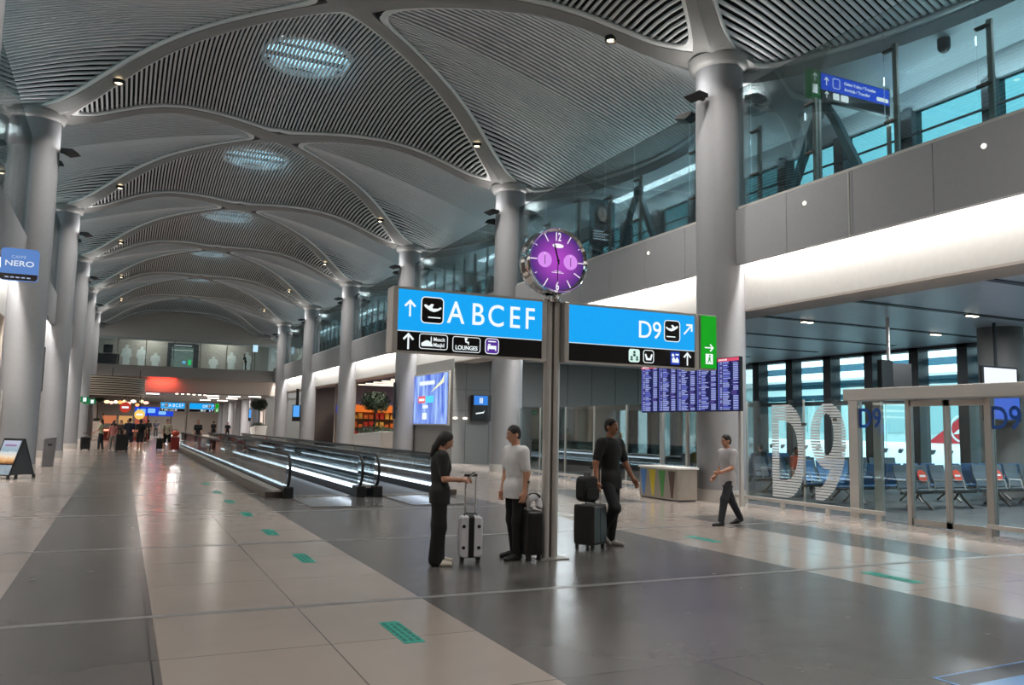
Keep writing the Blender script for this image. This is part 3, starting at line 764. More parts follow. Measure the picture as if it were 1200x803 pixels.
# the striped figures (a flat film on the glass), stripes clipped to the outline of D and 9
def film(ch, y_left, y_right, z0, z1, nm):
    cu = bpy.data.curves.new('t', 'FONT'); cu.body = ch; cu.size = 1; cu.resolution_u = 6; cu.offset = .024
    tt = bpy.data.objects.new('t', cu); COL.objects.link(tt); bpy.context.view_layer.update()
    me = bpy.data.meshes.new_from_object(tt.evaluated_get(bpy.context.evaluated_depsgraph_get())); bpy.data.objects.remove(tt)
    V = [v.co for v in me.vertices]; xa = min(v.x for v in V); xb = max(v.x for v in V); za = min(v.y for v in V); zb = max(v.y for v in V)
    edges = {}
    for p in me.polygons:
        vv = list(p.vertices)
        for i in range(len(vv)):
            k = tuple(sorted((vv[i], vv[(i+1) % len(vv)]))); edges[k] = edges.get(k, 0)+1
    E = [(V[a], V[b]) for (a, b), c in edges.items() if c == 1]
    mb = MB(); N = 34; H = z1-z0
    def spans(zz):
        if ch == '9':
            q = (zz-z0)/H; row = []
            for i in range(81):
                x = i/80; o_ = ((x-.5)/.5)**2+((q-.66)/.34)**2 <= 1; n_ = ((x-.47)/.19)**2+((q-.68)/.21)**2 <= 1
                r_ = .12+.88*math.sqrt(max(0, 1-((.66-q)/.68)**2)); l_ = .12+.54*math.sqrt(max(0, 1-((.66-q)/.55)**2))
                row.append((o_ and not n_) or (q <= .66 and (l_ if q > .13 else .12) <= x <= r_))
            out = []; st = None
            for i, v_ in enumerate(row+[False]):
                if v_ and st is None: st = i
                if not v_ and st is not None: out.append((xa+st/80*(xb-xa), xa+(i-.5)/80*(xb-xa))); st = None
            return [p_ for p_ in out if p_[1] > p_[0]]
        s = za+(zz-z0)/H*(zb-za); xs = sorted(a.x+(s-a.y)/(b.y-a.y)*(b.x-a.x) for a, b in E if (a.y-s)*(b.y-s) < 0)
        return list(zip(xs[::2], xs[1::2]))
    for i in range(N):
        for j in range(2):       # two slices per stripe keep the outline smooth
            zb0 = z0+H*(i+.36*j)/N; zb1 = zb0+H*.36/N
            for x0, x1 in spans((zb0+zb1)/2):
                f = lambda x: y_left+(x-xa)/(xb-xa)*(y_right-y_left)
                mb.box(-.0135, -.0095, f(x1), f(x0), zb0, zb1)
    return mb.build(nm, M_wdec, t)
film('D', 14.9, 13.86, .24, 2.36, 'striped_lettering'); film('9', 13.72, 12.72, .27, 2.36, 'striped_lettering')
# end post of the screen
t2 = thing('gate_portal', 'steel framed sliding glass door of gate D9 under a flat beam', 'door', (XG, 0, 0))
b = MB(); b.box(-.55, .12, 5.2, 12.28, 2.37, 2.60); b.build('header_beam', M_stl, t2, bevel=.01)
b = MB(); b.box(-.07, .07, 12.36, 12.60, 0, 2.62); b.build('end_post', M_stl, t2, bevel=.008)
b = MB(); b.box(.05, .13, 11.9, 12.08, 0, 2.37); b.build('fixed_post', M_stl, t2)
for ya, yb in ((11.2, 11.72), (11.74, 12.35)):
    g = MB(); g.box(-.008, .008, ya, yb, .05, 2.37); g.build('side_pane', G_clr, t2)
for i, (ya, yb) in enumerate(((10.36, 11.16), (9.56, 10.34))):
    mb = MB(); x0, x1 = -.05, -.01
    for a, b_, c, d in ((ya, yb, 0.02, .13), (ya, yb, 2.25, 2.36), (ya, ya+.055, .02, 2.36), (yb-.055, yb, .02, 2.36)): mb.box(x0, x1, a, b_, c, d)
    dl = mb.build('door_leaf', M_stl, t2)
    g = MB(); g.box(-.035, -.028, ya+.05, yb-.05, .12, 2.26); g.build('pane', G_clr, dl)
for yy in (11.18, 9.53):
    b = MB(); b.box(-.06, .06, yy-.045, yy+.045, 0, 2.37); b.build('jamb', M_stl, t2)
g = MB(); g.box(-.008, .008, 5.3, 9.47, .05, 2.37); g.build('side_pane', G_clr, t2)
F = Face((XG-XG-.010, 12.41, 0), (0, -1, 0), (-1, 0, 0), t2)
F.text('D9', .56, .02, 1.84, E_db, bold=.012, sx=.83)
F.text('D9', .56, 2.87, 1.84, E_db, bold=.012, sx=.83)
# kick rails in front of the glass
for lab, ya, yb in (('low steel kick rail before the striped D9 glass screen', 11.55, 15.9), ('low steel kick rail right of the D9 sliding door', 5.4, 9.45)):
    k = thing('kick_rail', lab, 'rail', (13.42, 0, 0), 0, 'low steel kick rails along the gate glass')
    b = MB(); b.box(-.03, .03, ya, yb, .14, .22); b.build('rail', M_stl, k, bevel=.008)
    y = ya+.12
    while y < yb:
        b = MB(); b.box(-.025, .025, y-.05, y+.05, 0, .14); b.build('foot', M_stl, k); y += 1.3

# ---------------------------------------------------------------- gate lounge furniture
M_shell = mat('seat_shell', '#5a646e', .4, .3); M_shb = mat('seat_shell_blue', '#3f6c9a', .4, .2)
E_sr = mat('sticker_red', '#d8442c', .5)
benchp = {}
def bench(x, y, rz, lab, n=4, kind=0, stick=()):
    key = (n, kind, stick)
    if key in benchp: return dup(benchp[key], (x, y, 0), rz, lab)
    t = thing('airport_bench', lab, 'bench', (x, y, 0), rz, 'beam seats in the gate lounge'); benchp[key] = t
    m = (M_shell, M_shb)[kind]; W = .62
    b = MB(); b.box(-.05, n*W+.05, -.04, .04, .34, .41); b.build('beam', M_stld, t, bevel=.01)
    for i in range(n):
        cx = (i+.5)*W
        prof = [(-.26, .45), (-.20, .425), (.05, .42), (.16, .44)]
        q = MB(); q.prism([(a, z) for a, z in prof]+[(a, z-.03) for a, z in reversed(prof)], (cx-.265, 0, 0), (0, 1, 0), (0, 0, 1), (.53, 0, 0)); q.build('seat', m, t, bevel=.008)
        prof = [(.13, .47), (.19, .60), (.27, .82), (.30, 1.0)]
        q = MB(); q.prism([(a, z) for a, z in prof]+[(a+.03, z) for a, z in reversed(prof)], (cx-.255, 0, 0), (0, 1, 0), (0, 0, 1), (.51, 0, 0)); bk = q.build('backrest', m, t, bevel=.008)
        if i in stick:
            q = MB(); dd = Vector((0, .08, .22)).normalized(); q.prism(disc(.155, n=28), (cx, .215, .74), (1, 0, 0), dd, (0, -.008, .003)); sk = q.build('round_sticker', E_sr, bk)
            q = MB(); q.prism([(-.1, -.025), (.1, -.025), (.1, .025), (-.1, .025)], (cx, .205, .743), (1, 0, 0), dd, (0, -.006, .002)); q.build('sticker_bar', M_wdec, bk)
        for s in (0,) if i else (0,):
            q = MB(); q.tube([(i*W, .12, .43), (i*W, .12, .64), (i*W, -.18, .64), (i*W, -.22, .43)], .018, 8); q.build('armrest', M_stl, t, 50)
    for xx in (.55, n*W-.55):
        q = MB(); q.tube([(xx, 0, .36), (xx-.02, -.12, .22), (xx-.02, -.36, .02)], .03, 8); q.tube([(xx, 0, .36), (xx+.02, .12, .22), (xx+.02, .36, .02)], .03, 8); q.build('leg', M_stld, t, 50)
    return t
bench(16.4, 13.6, 0, 'grey beam bench with round red stickers behind the D9 sliding door', 4, 0, (1, 3))
bench(19.3, 13.7, 0, 'grey beam bench with stickers right of the one behind the sliding door', 4, 0, (1, 3)) 
bench(22.3, 14.95, PI, 'blue beam bench facing the windows, beside the lounge column', 5, 1)
bench(18.95, 15.0, PI, 'blue beam bench back to back with the stickered bench', 5, 1)
bench(18.9, 11.3, 0, 'blue beam bench nearest the right edge of the gate lounge', 4, 1)
bench(16.2, 18.2, 0, 'grey beam bench seen through the big white nine', 4, 0)
bench(19.2, 18.4, 0, 'grey beam bench by the windows behind the second row', 5, 0)
bench(19.4, 19.7, PI, 'blue beam bench under the lounge windows facing the apron', 5, 1)
bench(15.8, 21.0, 0, 'grey beam bench behind the recycling station', 4, 0)
bench(18.6, 22.4, 0, 'blue beam bench far behind the white letter D', 5, 1)
bench(16., 16.2, 0, 'blue beam bench beside the nearest right column inside the glass', 3, 1)
# hanging monitors and lounge column
t = thing('hanging_monitor', 'black twin monitor hanging from the gate ceiling on a pole', 'monitor', (18.9, 16.0, 3.0))
b = MB(); b.cyl((0, 0, .55), (0, 0, 1.95), .05, n=16); b.build('pole', M_stl, t, 50)
b = MB(); b.box(-.62, .0, -.12, .02, -.05, .72, M=Matrix.Rotation(math.radians(14), 4, 'Z')); b.build('monitor', M_blk, t, bevel=.01)
b = MB(); b.box(-.02, .66, -.02, .12, 0, .66, M=Matrix.Rotation(math.radians(-18), 4, 'Z')); b.build('monitor', M_blk, t, bevel=.01)
t = thing('gate_screen', 'bright white gate information screen hanging above the D9 beam', 'screen', (22.1, 15.0, 2.95))
b = MB(); b.box(-.75, .75, 0, .1, 0, .72); b.build('screen_case', M_blk, t, bevel=.01)
b = MB(); b.box(-.69, .69, -.006, 0, .05, .67); b.build('screen', glow('screen_white', '#eef3ff', 1.1), t)
b = MB(); b.box(-.03, .03, .1, .16, .5, 1.97); b.build('hanger', M_dgr, t)
t = thing('gate_screen', 'blue gate information screen below the white one behind the right door post', 'screen', (22.1, 14.95, 2.15))
b = MB(); b.box(-.75, .75, 0, .1, 0, .72); b.build('screen_case', M_blk, t, bevel=.01)
b = MB(); b.box(-.69, .69, -.006, 0, .05, .67); b.build('screen', glow('screen_blue', '#3f66d8', 1.), t)
b = MB(); b.box(-.03, .03, .1, .16, .3, .8); b.build('hanger', M_dgr, t)
b = MB(); b.cyl((23.4, 15.85, 0), (23.4, 15.85, 4.92), .6, n=40); tag(b.build('column_gate', M_gry, None, 50), 'round grey column inside the gate lounge near the windows', 'column', kind='structure')
# aircraft and apron outside
M_ac = mat('aircraft_white', '#eef2f4', .35); M_acr = mat('aircraft_red', '#c8202c', .4)
XA = 46.
t = thing('airliner', 'white airliner with red tail parked outside the gate windows', 'airplane', (XA, 0, 0))
b = MB(); R_ = 1.9; zc = -.6
sec = [(20, .2, .9), (24, .8, .75), (28, 1.4, .4), (31.5, 1.75, .15), (35, 1.9, 0), (62, 1.9, 0), (66, 1.5, -.2), (69, .4, -.5)]
vs = []; n = 32
for y, r, dz in sec: vs += [(r*math.cos(2*PI*i/n), y, zc+dz+r*math.sin(2*PI*i/n)) for i in range(n)]
b.add(vs, [(k*n+i, k*n+(i+1) % n, (k+1)*n+(i+1) % n, (k+1)*n+i) for k in range(len(sec)-1) for i in range(n)]+[tuple(range(n)), tuple((len(sec)-1)*n+i for i in range(n))])
b.build('fuselage', M_ac, t, 60)
b = MB(); b.prism([(36.5, 1.0), (29.3, .9), (24.3, 8.2), (26.1, 8.2)], (-.16, 0, 0), (0, 1, 0), (0, 0, 1), (.32, 0, 0)); tf = b.build('tail_fin', M_acr, t)
b = MB(); c = (33.6, 2.2); b.ring(disc(.86, c, 32), disc(.75, c, 32), (-.17, 0, 0), (0, 1, 0), (0, 0, 1), (-.02, 0, 0)); b.build('tail_ring', M_ac, tf)
b = MB(); b.prism([(34.25, 1.85), (33.8, 2.2), (33.3, 2.75), (33.4, 2.35), (33.0, 2.45), (33.4, 2.1), (33.1, 1.7), (33.6, 1.9)], (-.17, 0, 0), (0, 1, 0), (0, 0, 1), (-.02, 0, 0)); b.build('bird_emblem', M_ac, tf)
for i in range(24):
    b = MB(); y = 33.6+1.15*i; b.prism([(y+.13*math.cos(2*PI*k/14),   .72+.17*math.sin(2*PI*k/14)) for k in range(14)], (-1.46, 0, 0), (0, 1, 0), (0, 0, 1), (.3, 0, 0)); b.build('cabin_window', M_dgr, t)
b = MB(); b.prism([(44, zc-.6), (52, zc-.6), (56, zc-.2), (54.5, zc-.2)], (-1.5, 0, 0), (0, 1, 0), (0, 0, 1), (0, 0, 0.001)) if False else b.box(-12, -1.2, 47, 51, zc-.9, zc-.7); b.build('wing', M_ac, t)
for yy in (40., 58.):
    b = MB(); b.cyl((-.2, yy, -2.6), (.2, yy, -2.6), .6, n=24); b.build('wheel', M_rub, t, 50)
    b = MB(); b.cyl((0, yy, -2.6), (0, yy, -.8), .15, n=12); b.build('gear_strut', M_stl, t, 50)
b = MB(); b.box(27.5, 260, -60, 260, -3.6, -3.2); tag(b.build('ground_apron', mat('apron_concrete', '#9fa7a8', .7, noise=.15, scale=.3)), 'pale concrete apron outside the gate windows', 'apron', kind='structure')

t = thing('terminal_building', 'pale greenish terminal building across the apron behind the airliner', 'building', (72, 60, -3.2))
b = MB(); b.box(0, 12, -70, 40, 0, 10.5); b.build('wall', mat('terminal_wall', '#c3dcdb', .6), t)
b = MB(); b.box(-.6, 12.6, -70.5, 40.5, 10.5, 11.1); b.build('roof', mat('terminal_roof', '#c4cccc', .6), t)
for i in range(22):
    b = MB(); y = -66+4.9*i; b.box(-.1, 0, y, y+3.6, 5.2, 9.2); b.build('window', mat('terminal_window', '#9fc4c6', .2), t)
# ---------------------------------------------------------------- lounge behind bay two, ad wall, shops along the right side
q = MB()
q.box(13.9, 17.4, 36.1, 42.2, 0, 4.9); q.box(17.4, 27, 36.1, 36.3, 2.72, 4.9); q.box(26.6, 27, 30, 42, 4.7, 4.95)
for z in (2.45, 3.45): q.box(13.888, 17.4, 36.088, 36.1, z-.006, z+.006, 1)
for x in (14.55, 15.75, 16.9, 18.6, 20, 21.4, 22.8, 24.2): q.box(x-.006, x+.006, 36.088, 36.1, 0 if x < 17.4 else 2.72, 4.9, 1)
tag(q.build('wall_lounge', [M_gry, M_dgr]), 'grey panelled wall block at the far end of the gate lounge', 'wall', kind='structure')
q = MB(); q.box(17.4, 17.6, 42.2, 58, 0, 4.9); q.box(13.75, 27, 42.2, 42.4, 0, 4.9) if False else None
wq = thing('window_4', 'far windows of the gate lounge beyond the grey wall block', 'window', (0, 0, 0), kind='structure')
q = MB(); 
for yy in (31.6, 33.7, 35.9, 38., 40.1): q.box(26.2, 26.75, yy-.2, yy+.2, -.01, 4.95)
q.box(26.25, 26.6, 30, 42, -.01, .3); q.box(26.25, 26.6, 30, 42, 2.88, 3.05); q.build('mullion', mat('mullion_dark'), wq)
q = MB(); q.box(26.5, 26.52, 30, 42, .3, 4.9); q.build('pane', G_win, wq)
q = MB(); q.box(13.72, 27, 42.2, 42.4, 0, 4.95); tag(q.build('wall_lounge_end', M_gry), 'end wall of the gate lounge behind the advertising wall', 'wall', kind='structure')
# partition with glazed doors under the bulkhead
t = thing('glazed_partition', 'glazed partition with dark frames under the grey bulkhead of the lounge', 'partition', (17.4, 36.2, 0))
for x in (0, 1.05, 2.1, 3.1, 4.2): 
    b = MB(); b.box(x, x+.1, -.06, .06, 0, 2.7); b.build('frame_post', M_stld, t)
b = MB(); b.box(0, 4.3, -.06, .06, 1.05, 1.13); b.build('mid_rail', M_stld, t)
for x in (.1, 1.15, 2.2, 3.2):
    b = MB(); b.box(x, x+.95, -.008, .008, 0, 2.7); b.build('pane', glass('greenish_glass', (.55, .72, .66), .1), t)
# glass screen of the second bay
t = thing('glass_screen', 'clear glass screen between the nearest and second right columns', 'glass wall', (13.72, 0, 0))
y = 17.3
while y < 28.5:
    e = min(y+1.9, 28.6); g = MB(); g.box(-.008, .008, y, e-.02, .05, 2.45); g.build('pane', G_clr, t)
    g = MB(); g.box(-.02, .02, e-.03, e, 0, 2.45); g.build('joint_post', M_stl, t); y = e
k = thing('kick_rail', 'low steel kick rail before the clear glass behind the man in black', 'rail', (13.42, 0, 0), 0, 'low steel kick rails along the gate glass')
b = MB(); b.box(-.03, .03, 17.2, 28.5, .14, .22); b.build('rail', M_stl, k, bevel=.008)
for i in range(9):
    b = MB(); b.box(-.025, .025, 17.3+1.35*i-.05, 17.3+1.35*i+.05, 0, .14); b.build('foot', M_stl, k)
t = thing('lounge_counter', 'long dark counter with a bright light line inside the second glass bay', 'counter', (16.5, 26.5, 0))
b = MB(); b.box(-.4, .4, -4, 4, 0, .75); b.build('body', M_dgr, t, bevel=.01)
b = MB(); b.box(-.5, .5, -4.1, 4.1, .82, .87); b.build('worktop', M_gry, t, bevel=.008)
b = MB(); b.box(-.43, -.4, -4, 4, .76, .81); b.build('light_strip', glow('strip_white', '#e2efff', 2.), t)
t = thing('golden_statuette', 'small golden statuette on a stand inside the second glass bay', 'statuette', (15.55, 24.3, 0))
b = MB(); b.lathe([(.2, 0), (.2, .9), (.16, .92)], 20); b.build('pedestal', M_dgr, t, 40)
b = MB(); b.lathe([(.10, .92), (.12, .98), (.05, 1.02), (.06, 1.1), (.1, 1.2), (.11, 1.3), (.05, 1.38), (.07, 1.46), (.08, 1.52), (.03, 1.6)], 20); b.build('figure', mat('gold', '#c08a3c', .25, 1.), t, 40)
# the lit advertisement
t = thing('lightbox_poster', 'large lit blue advertising poster on the grey wall behind the walkers', 'poster', (13.9, 39.4, 1.75))
b = MB(); b.box(-.10, 0, -2.95, 2.95, 0, 2.6); b.build('frame', M_stl, t, bevel=.01)
m = bpy.data.materials.new('poster_blue'); m.use_nodes = True; nt = m.node_tree; bs = nt.nodes['Principled BSDF']
tc = nt.nodes.new('ShaderNodeTexCoord'); mp = nt.nodes.new('ShaderNodeMapping'); mp.inputs['Scale'].default_value = (1, 1.6, .35); nt.links.new(tc.outputs['Object'], mp.inputs[0])
nz = nt.nodes.new('ShaderNodeTexNoise'); nz.inputs['Scale'].default_value = 1.6; nz.inputs['Detail'].default_value = 4; nt.links.new(mp.outputs[0], nz.inputs['Vector'])
rp = nt.nodes.new('ShaderNodeValToRGB'); rp.color_ramp.elements[0].position = .36; rp.color_ramp.elements[0].color = lin('#3f62d2'); rp.color_ramp.elements[1].position = .66; rp.color_ramp.elements[1].color = lin('#a9c8f8')
nt.links.new(nz.outputs['Fac'], rp.inputs[0]); nt.links.new(rp.outputs[0], bs.inputs['Emission Color']); bs.inputs['Emission Strength'].default_value = 1.1; bs.inputs['Base Color'].default_value = (.01, .01, .02, 1)
b = MB(); b.box(-.112, -.1, -2.85, 2.85, .07, 2.53); b.build('lit_sheet', m, t)
F = Face((-.112, 2.85, .07), (0, -1, 0), (-1, 0, 0), t)
F.poly('headline', [rrect(1.6, 3.9, 1.95, 2.15, .05)], E_txt); F.poly('red_patch', [rrect(1.45, 2.55, 1.05, 1.4, .1)], glow('patch_red', '#e8606c', 1.1)); F.poly('cyan_patch', [rrect(2.6, 3.8, 1.05, 1.4, .1)], glow('patch_cyan', '#58d2ee', 1.1))
F.poly('patch_marks', [rrect(1.6, 2.45, 1.15, 1.28, .04), rrect(2.2, 3.0, .78, .94, .04), rrect(2.15, 2.85, .22, .55, .05)], E_txt, 2)
F.poly('light_streak', [[(3.3, 1.55), (4.9, 2.12), (5.25, 2.4), (5.2, 2.0)]], glow('streak_yellow', '#f6f5c6', 1.1), 2)
for i, (y, lab) in enumerate(((35.9, 'left of two small wall lamps beside the lit blue poster'), (35.9, 'right of two small wall lamps beside the lit blue poster'))):
    b = MB(); b.ell((14.0+.5*i, 36.02, 2.1), (.13, .09, .06)); tag(b.build('wall_lamp', glow('wall_lamp', '#fff6e6', 1.6), None, 60), lab, 'lamp', 'pair of small wall lamps')
t = thing('projecting_sign', 'blue and black square sign on the grey wall left of the second right column', 'sign', (15.3, 35.75, 2.0))
b = MB(); b.box(-.5, .5, 0, .35, 0, 1.2); b.build('housing', M_dgr, t, bevel=.01)
b = MB(); b.box(-.48, .22, -.012, 0, .74, 1.17); b.build('lit_panel', glow('panel_blue', '#2f7fe0', 1.), t); b = MB(); b.box(-.48, .22, -.012, 0, .02, .72); b.build('black_panel', M_sblk, t)
F = Face((-.48, -.012, 0), (1, 0, 0), (0, -1, 0), t); F.poly('mark', [[(.28, .82), (.34, .82), (.34, 1.08), (.28, 1.08)], [(.38, .82), (.44, .82), (.44, 1.08), (.38, 1.08)]], E_txt); F.poly('mark_white', [[(.1, .3), (.5, .36), (.55, .5), (.48, .42), (.1, .36)]], E_txt)
# column loudspeaker and screens
for i, (x, y, z0, z1, lab) in enumerate(((12.84, 41.75, 2.05, 3.95, 'slim black loudspeaker on the third right column beside the blue poster'),)):
    t = thing('column_loudspeaker', lab, 'loudspeaker', (x, y, z0))
    b = MB(); b.box(-.09, .0, -.14, .14, 0, z1-z0); b.build('cabinet', M_blk, t, bevel=.02)
    b = MB(); b.box(-.098, -.09, -.11, .11, .05, z1-z0-.05); b.build('grille', M_dgr, t)
    b = MB(); b.box(.0, .07, -.04, .04, .5, .6); b.build('bracket', M_dgr, t)
for x, y, lab in ((12.55, 67.2, 'small blue screen with black speaker on the fifth right column'), (12.55, 92.8, 'tall blue lit screen on a far column under the bridge')):
    t = thing('column_screen', lab, 'screen', (x, y, 1.9), 0, 'screens on far columns')
    b = MB(); b.box(-.35, .3, 0, .12, 0, 1.3); b.build('screen_case', M_blk, t); b = MB(); b.box(-.3, .2, -.012, 0, .35, 1.25); b.build('screen', glow('screen_sky', '#4f9be8', 1.2), t)
    b = MB(); b.box(-.1, .12, 0, .12, 1.3, 2.6); b.build('speaker', M_blk, t)
# shop behind bay three/four
q = MB(); q.box(24, 24.2, 42.4, 130, 0, 4.95); q.box(14.2, 24, 61.2, 61.4, 0, 4.95); q.box(14.2, 24, 74., 74.2, 0, 4.95); tag(q.build('wall_shops', mat('shop_wall', '#8a8078', .6)), 'inner walls of the shops along the right side', 'wall', kind='structure')
sl = None
for i in range(9):
    y = 44.5+2.*i
    if y > 60: break
    lab = ['nearest', 'second', 'third', 'fourth', 'fifth', 'sixth', 'seventh', 'eighth', 'ninth'][i]+' bright linear ceiling lamp of the shop behind the planter tree'
    if sl is None:
        sl = thing('linear_lamp', lab, 'lamp', (15.2, y, 4.58), 0, 'linear lamps in the shop ceiling')
        b = MB(); b.box(0, 7, -.14, .14, .03, .1); b.build('housing', M_whp, sl); b = MB(); b.box(.02, 6.98, -.11, .11, 0, .03); b.build('diffuser', glow('linear_lamp', '#fff0d8', 3.), sl)
    else: dup(sl, (15.2, y, 4.58), label=lab)
SHC = [('#e8742a', 'orange'), ('#2f3fd0', 'blue'), ('#d43a2a', 'red'), ('#e8b04a', 'amber'), ('#7a3cc8', 'violet')]
rr = random.Random(5)
def shop_shelf(x, y, rz, lab, seq, lit):
    t = thing('display_shelf', lab, 'shelf', (x, y, 0), rz, 'lit display shelves of the shops')
    b = MB(); b.box(-1.6, 1.6, 0, .4, 0, .35); b.box(-1.6, 1.6, .35, .4, .35, 2.6); b.box(-1.6, -1.55, 0, .4, .35, 2.6); b.box(1.55, 1.6, 0, .4, .35, 2.6)
    for z in (.9, 1.5, 2.1): b.box(-1.55, 1.55, .02, .35, z, z+.03)
    b.build('carcass', mat('shelf_wood', '#6a4a34', .5), t)
    h = MB(); h.box(-1.6, 1.6, -.03, .4, 2.6, 3.1); h.build('header', glow('shelf_head_'+lit[1], lit[0], .9), t)
    for z in (.38, .93, 1.53, 2.13):
        for j in range(8):
            c = SHC[seq[(j//2+int(z*3)) % len(seq)]]; xx = -1.5+.38*j; hh = .2+.25*rr.random()
            g = MB(); g.box(xx, xx+.28, .06, .3, z, z+hh); g.build('boxed_goods', mat('goods_'+c[1], c[0], .4), t, bevel=.01)
    return t
for i, (y, s, l, lab) in enumerate(((46., (0, 2, 3), 1, 'lit shop shelf with blue header behind the planter, nearest'), (49.4, (0, 0, 2), 1, 'lit shop shelf with blue header behind the planter, middle'), (52.8, (2, 0, 4), 1, 'lit shop shelf with blue header behind the planter, third'), (56.2, (3, 0, 2), 0, 'lit shop shelf with orange header deep in the shop'), (59.3, (4, 1, 2), 4, 'lit shop shelf with violet header beside the fourth column gap'))):
    shop_shelf(15.9+3.3*(i % 3), 60.7 if i < 3 else 56.4+2.4*(i-3), 0 if i < 3 else (0, 0)[0], lab, s, SHC[l])
shop_shelf(17., 66, -PI/2, 'lit shop shelf with amber header far along the right side', (0, 3, 1), SHC[3]); shop_shelf(17., 71, -PI/2, 'lit shop shelf with blue header far along the right side', (1, 0, 3), SHC[1])
for (x, y, e, c) in ((18, 48, 420, (1, .82, .6)), (18, 56, 420, (1, .82, .62)), (18, 68, 300, (1, .9, .75)), (18, 79, 300, (1, .92, .8)), (19, 24, 500, (.85, .95, 1)), (17, 31, 400, (.85, .95, 1)), (19.5, 13.5, 600, (.9, .96, 1)), (19.5, 8, 400, (.9, .96, 1))):
    la = bpy.data.lights.new('fill_light', 'AREA'); la.shape = 'SQUARE'; la.size = 1.2; la.energy = e*.6; la.color = c  # area lamps without fixtures, added to brighten the right shops and lounge
    lo = bpy.data.objects.new('fill_light', la); COL.objects.link(lo); lo.location = (x, y, 4.68)
# planters with trees
M_leaf = mat('leaf_dark', '#24361c', .6, noise=.4); M_bark = mat('bark', '#4a3a2c', .8)
def leafball(mb, c, r, n, s, rnd):
    for _ in range(n):
        d = Vector((rnd.gauss(0, 1), rnd.gauss(0, 1), rnd.gauss(0, 1))).normalized()*(rnd.random()**.45)
        p = Vector(c)+Vector((d.x*r[0], d.y*r[1], d.z*r[2])); a = Vector((rnd.gauss(0, 1), rnd.gauss(0, 1), rnd.gauss(0, 1))).normalized(); u = a.orthogonal().normalized(); v = a.cross(u)
        k = s*(.7+.6*rnd.random()); mb.add([p-u*k, p+v*k*.45+a*k*.1, p+u*k, p-v*k*.45+a*k*.1], [(0, 1, 2, 3)])
def planter(x, y, L, W, H, th, lab, slope=.25):
    t = thing('planter_box', lab, 'planter', (x, y, 0))
    b = MB(); vs = []
    for k in (0, 1):
        for sx, sy in ((-1, -1), (1, -1), (1, 1), (-1, 1)):
            f = 1 if k else .82; z = (H+(slope if sy < 0 else 0)) if k else 0
            vs.append((sx*W/2*f, sy*L/2*(1 if k else .86), z))
    b.add(vs, [(3, 2, 1, 0), (4, 5, 6, 7), (0, 1, 5, 4), (1, 2, 6, 5), (2, 3, 7, 6), (3, 0, 4, 7)]); b.build('trough', M_whp, t, bevel=.03)
    rnd = random.Random(int(y*10))
    b = MB(); 
    for i in range(7): leafball(b, (0, -L/2*.8+L*.8*i/6, H+.2+.1*(i % 2)), (W*.45, L*.1, .3), 160, .07, rnd)
    b.build('shrubbery', M_leaf, t)
    b = MB(); b.tube([(0, 0, H), (.03, 0, H+(th-H)*.4), (-.02, .02, th-.4), (0, 0, th)], [.07, .06, .05, .03], 8); b.tube([(0, 0, th-.5), (.25, .1, th-.1)], .025, 6); b.tube([(0, 0, th-.55), (-.25, -.15, th-.1)], .025, 6); b.build('tree_trunk', M_bark, t, 60)
    b = MB(); 
    for d in ((0, 0, 0), (.35, .2, .1), (-.35, -.1, .05), (.1, -.4, -.1), (-.1, .4, .15)): leafball(b, (d[0], d[1], th+.05+d[2]), (.62, .62, .55), 520, .085, rnd)
    b.build('tree_crown', M_leaf, t)
planter(13.55, 48., 6.2, 1.0, 1.12, 3.0, 'white trough planter with a round tree between the third and fourth right columns')
planter(12.7, 88.6, 3.6, 1.2, 1.2, 3.5, 'white trough planter with tree under the bridge on the right')
planter(-2.5, 97., 5, 1.3, 1.3, 4.1, 'white trough planter with dark tree at the far end of the left columns')

# ---------------------------------------------------------------- left side: cafe sign, glass, board, bin, exit signs
t = thing('projecting_cafe_sign', 'square blue NERO cafe sign projecting from the left wall', 'sign', (-2.18, 20.0, 4.57))
b = MB(); b.prism(rrect(-.35, .35, 0, .68, .07), (0, -.06, 0), (1, 0, 0), (0, 0, 1), (0, .12, 0)); b.build('light_box', glow('nero_blue', '#5b83c4', 1.), t)
b = MB(); b.prism([(-.345, .14), (-.345, .06), (-.33, .025), (-.3, .004), (.3, .004), (.33, .025), (.345, .06), (.345, .14)], (0, -.063, 0), (1, 0, 0), (0, 0, 1), (0, .126, 0)); b.build('dark_band', mat('sign_brown', '#2a2420', .4), t)
F = Face((0, -.062, 0), (1, 0, 0), (0, -1, 0), t)
F.text('NERO', .165, 0, .305, glow('nero_white', '#dfe6f0', 1.), align='CENTER', sx=1.22, bold=.01); F.text('CAFFE\u0300'.replace('E\u0300', '\u00c8'), .085, -.02, .47, glow('nero_grey', '#a9bbdc', 1.), align='CENTER', sx=1.15)
F.poly('lettering', [rrect(-.25+.1*i, -.25+.1*i+.07, .05, .075, .008) for i in range(5)], glow('nero_grey'), 1.5)
for z in (.16, .50):
    b = MB(); b.box(-1.22, -.35, -.015, .015, z-.015, z+.015); b.build('bracket_arm', M_stld, t)
t = thing('glass_screen', 'cafe glass screen at the left edge beside the sandwich board', 'glass wall', (-3.3, 0, 0))
for ya, yb in ((21, 23.4), (23.45, 25.9), (25.95, 28.4)):
    g = MB(); g.box(-.01, .01, ya, yb, .05, 2.5); g.build('pane', G_clr, t)
    g = MB(); g.box(-.03, .03, yb-.01, yb+.05, 0, 2.5); g.build('joint_post', M_stl, t)
q = MB(); q.box(-4.1, -3.42, 28.75, 29.6, 0, 4.72); q.box(-9, -8.8, 10, 86, 0, 4.75); q.box(-8.9, -3.4, 29.4, 29.6, 0, 4.75)
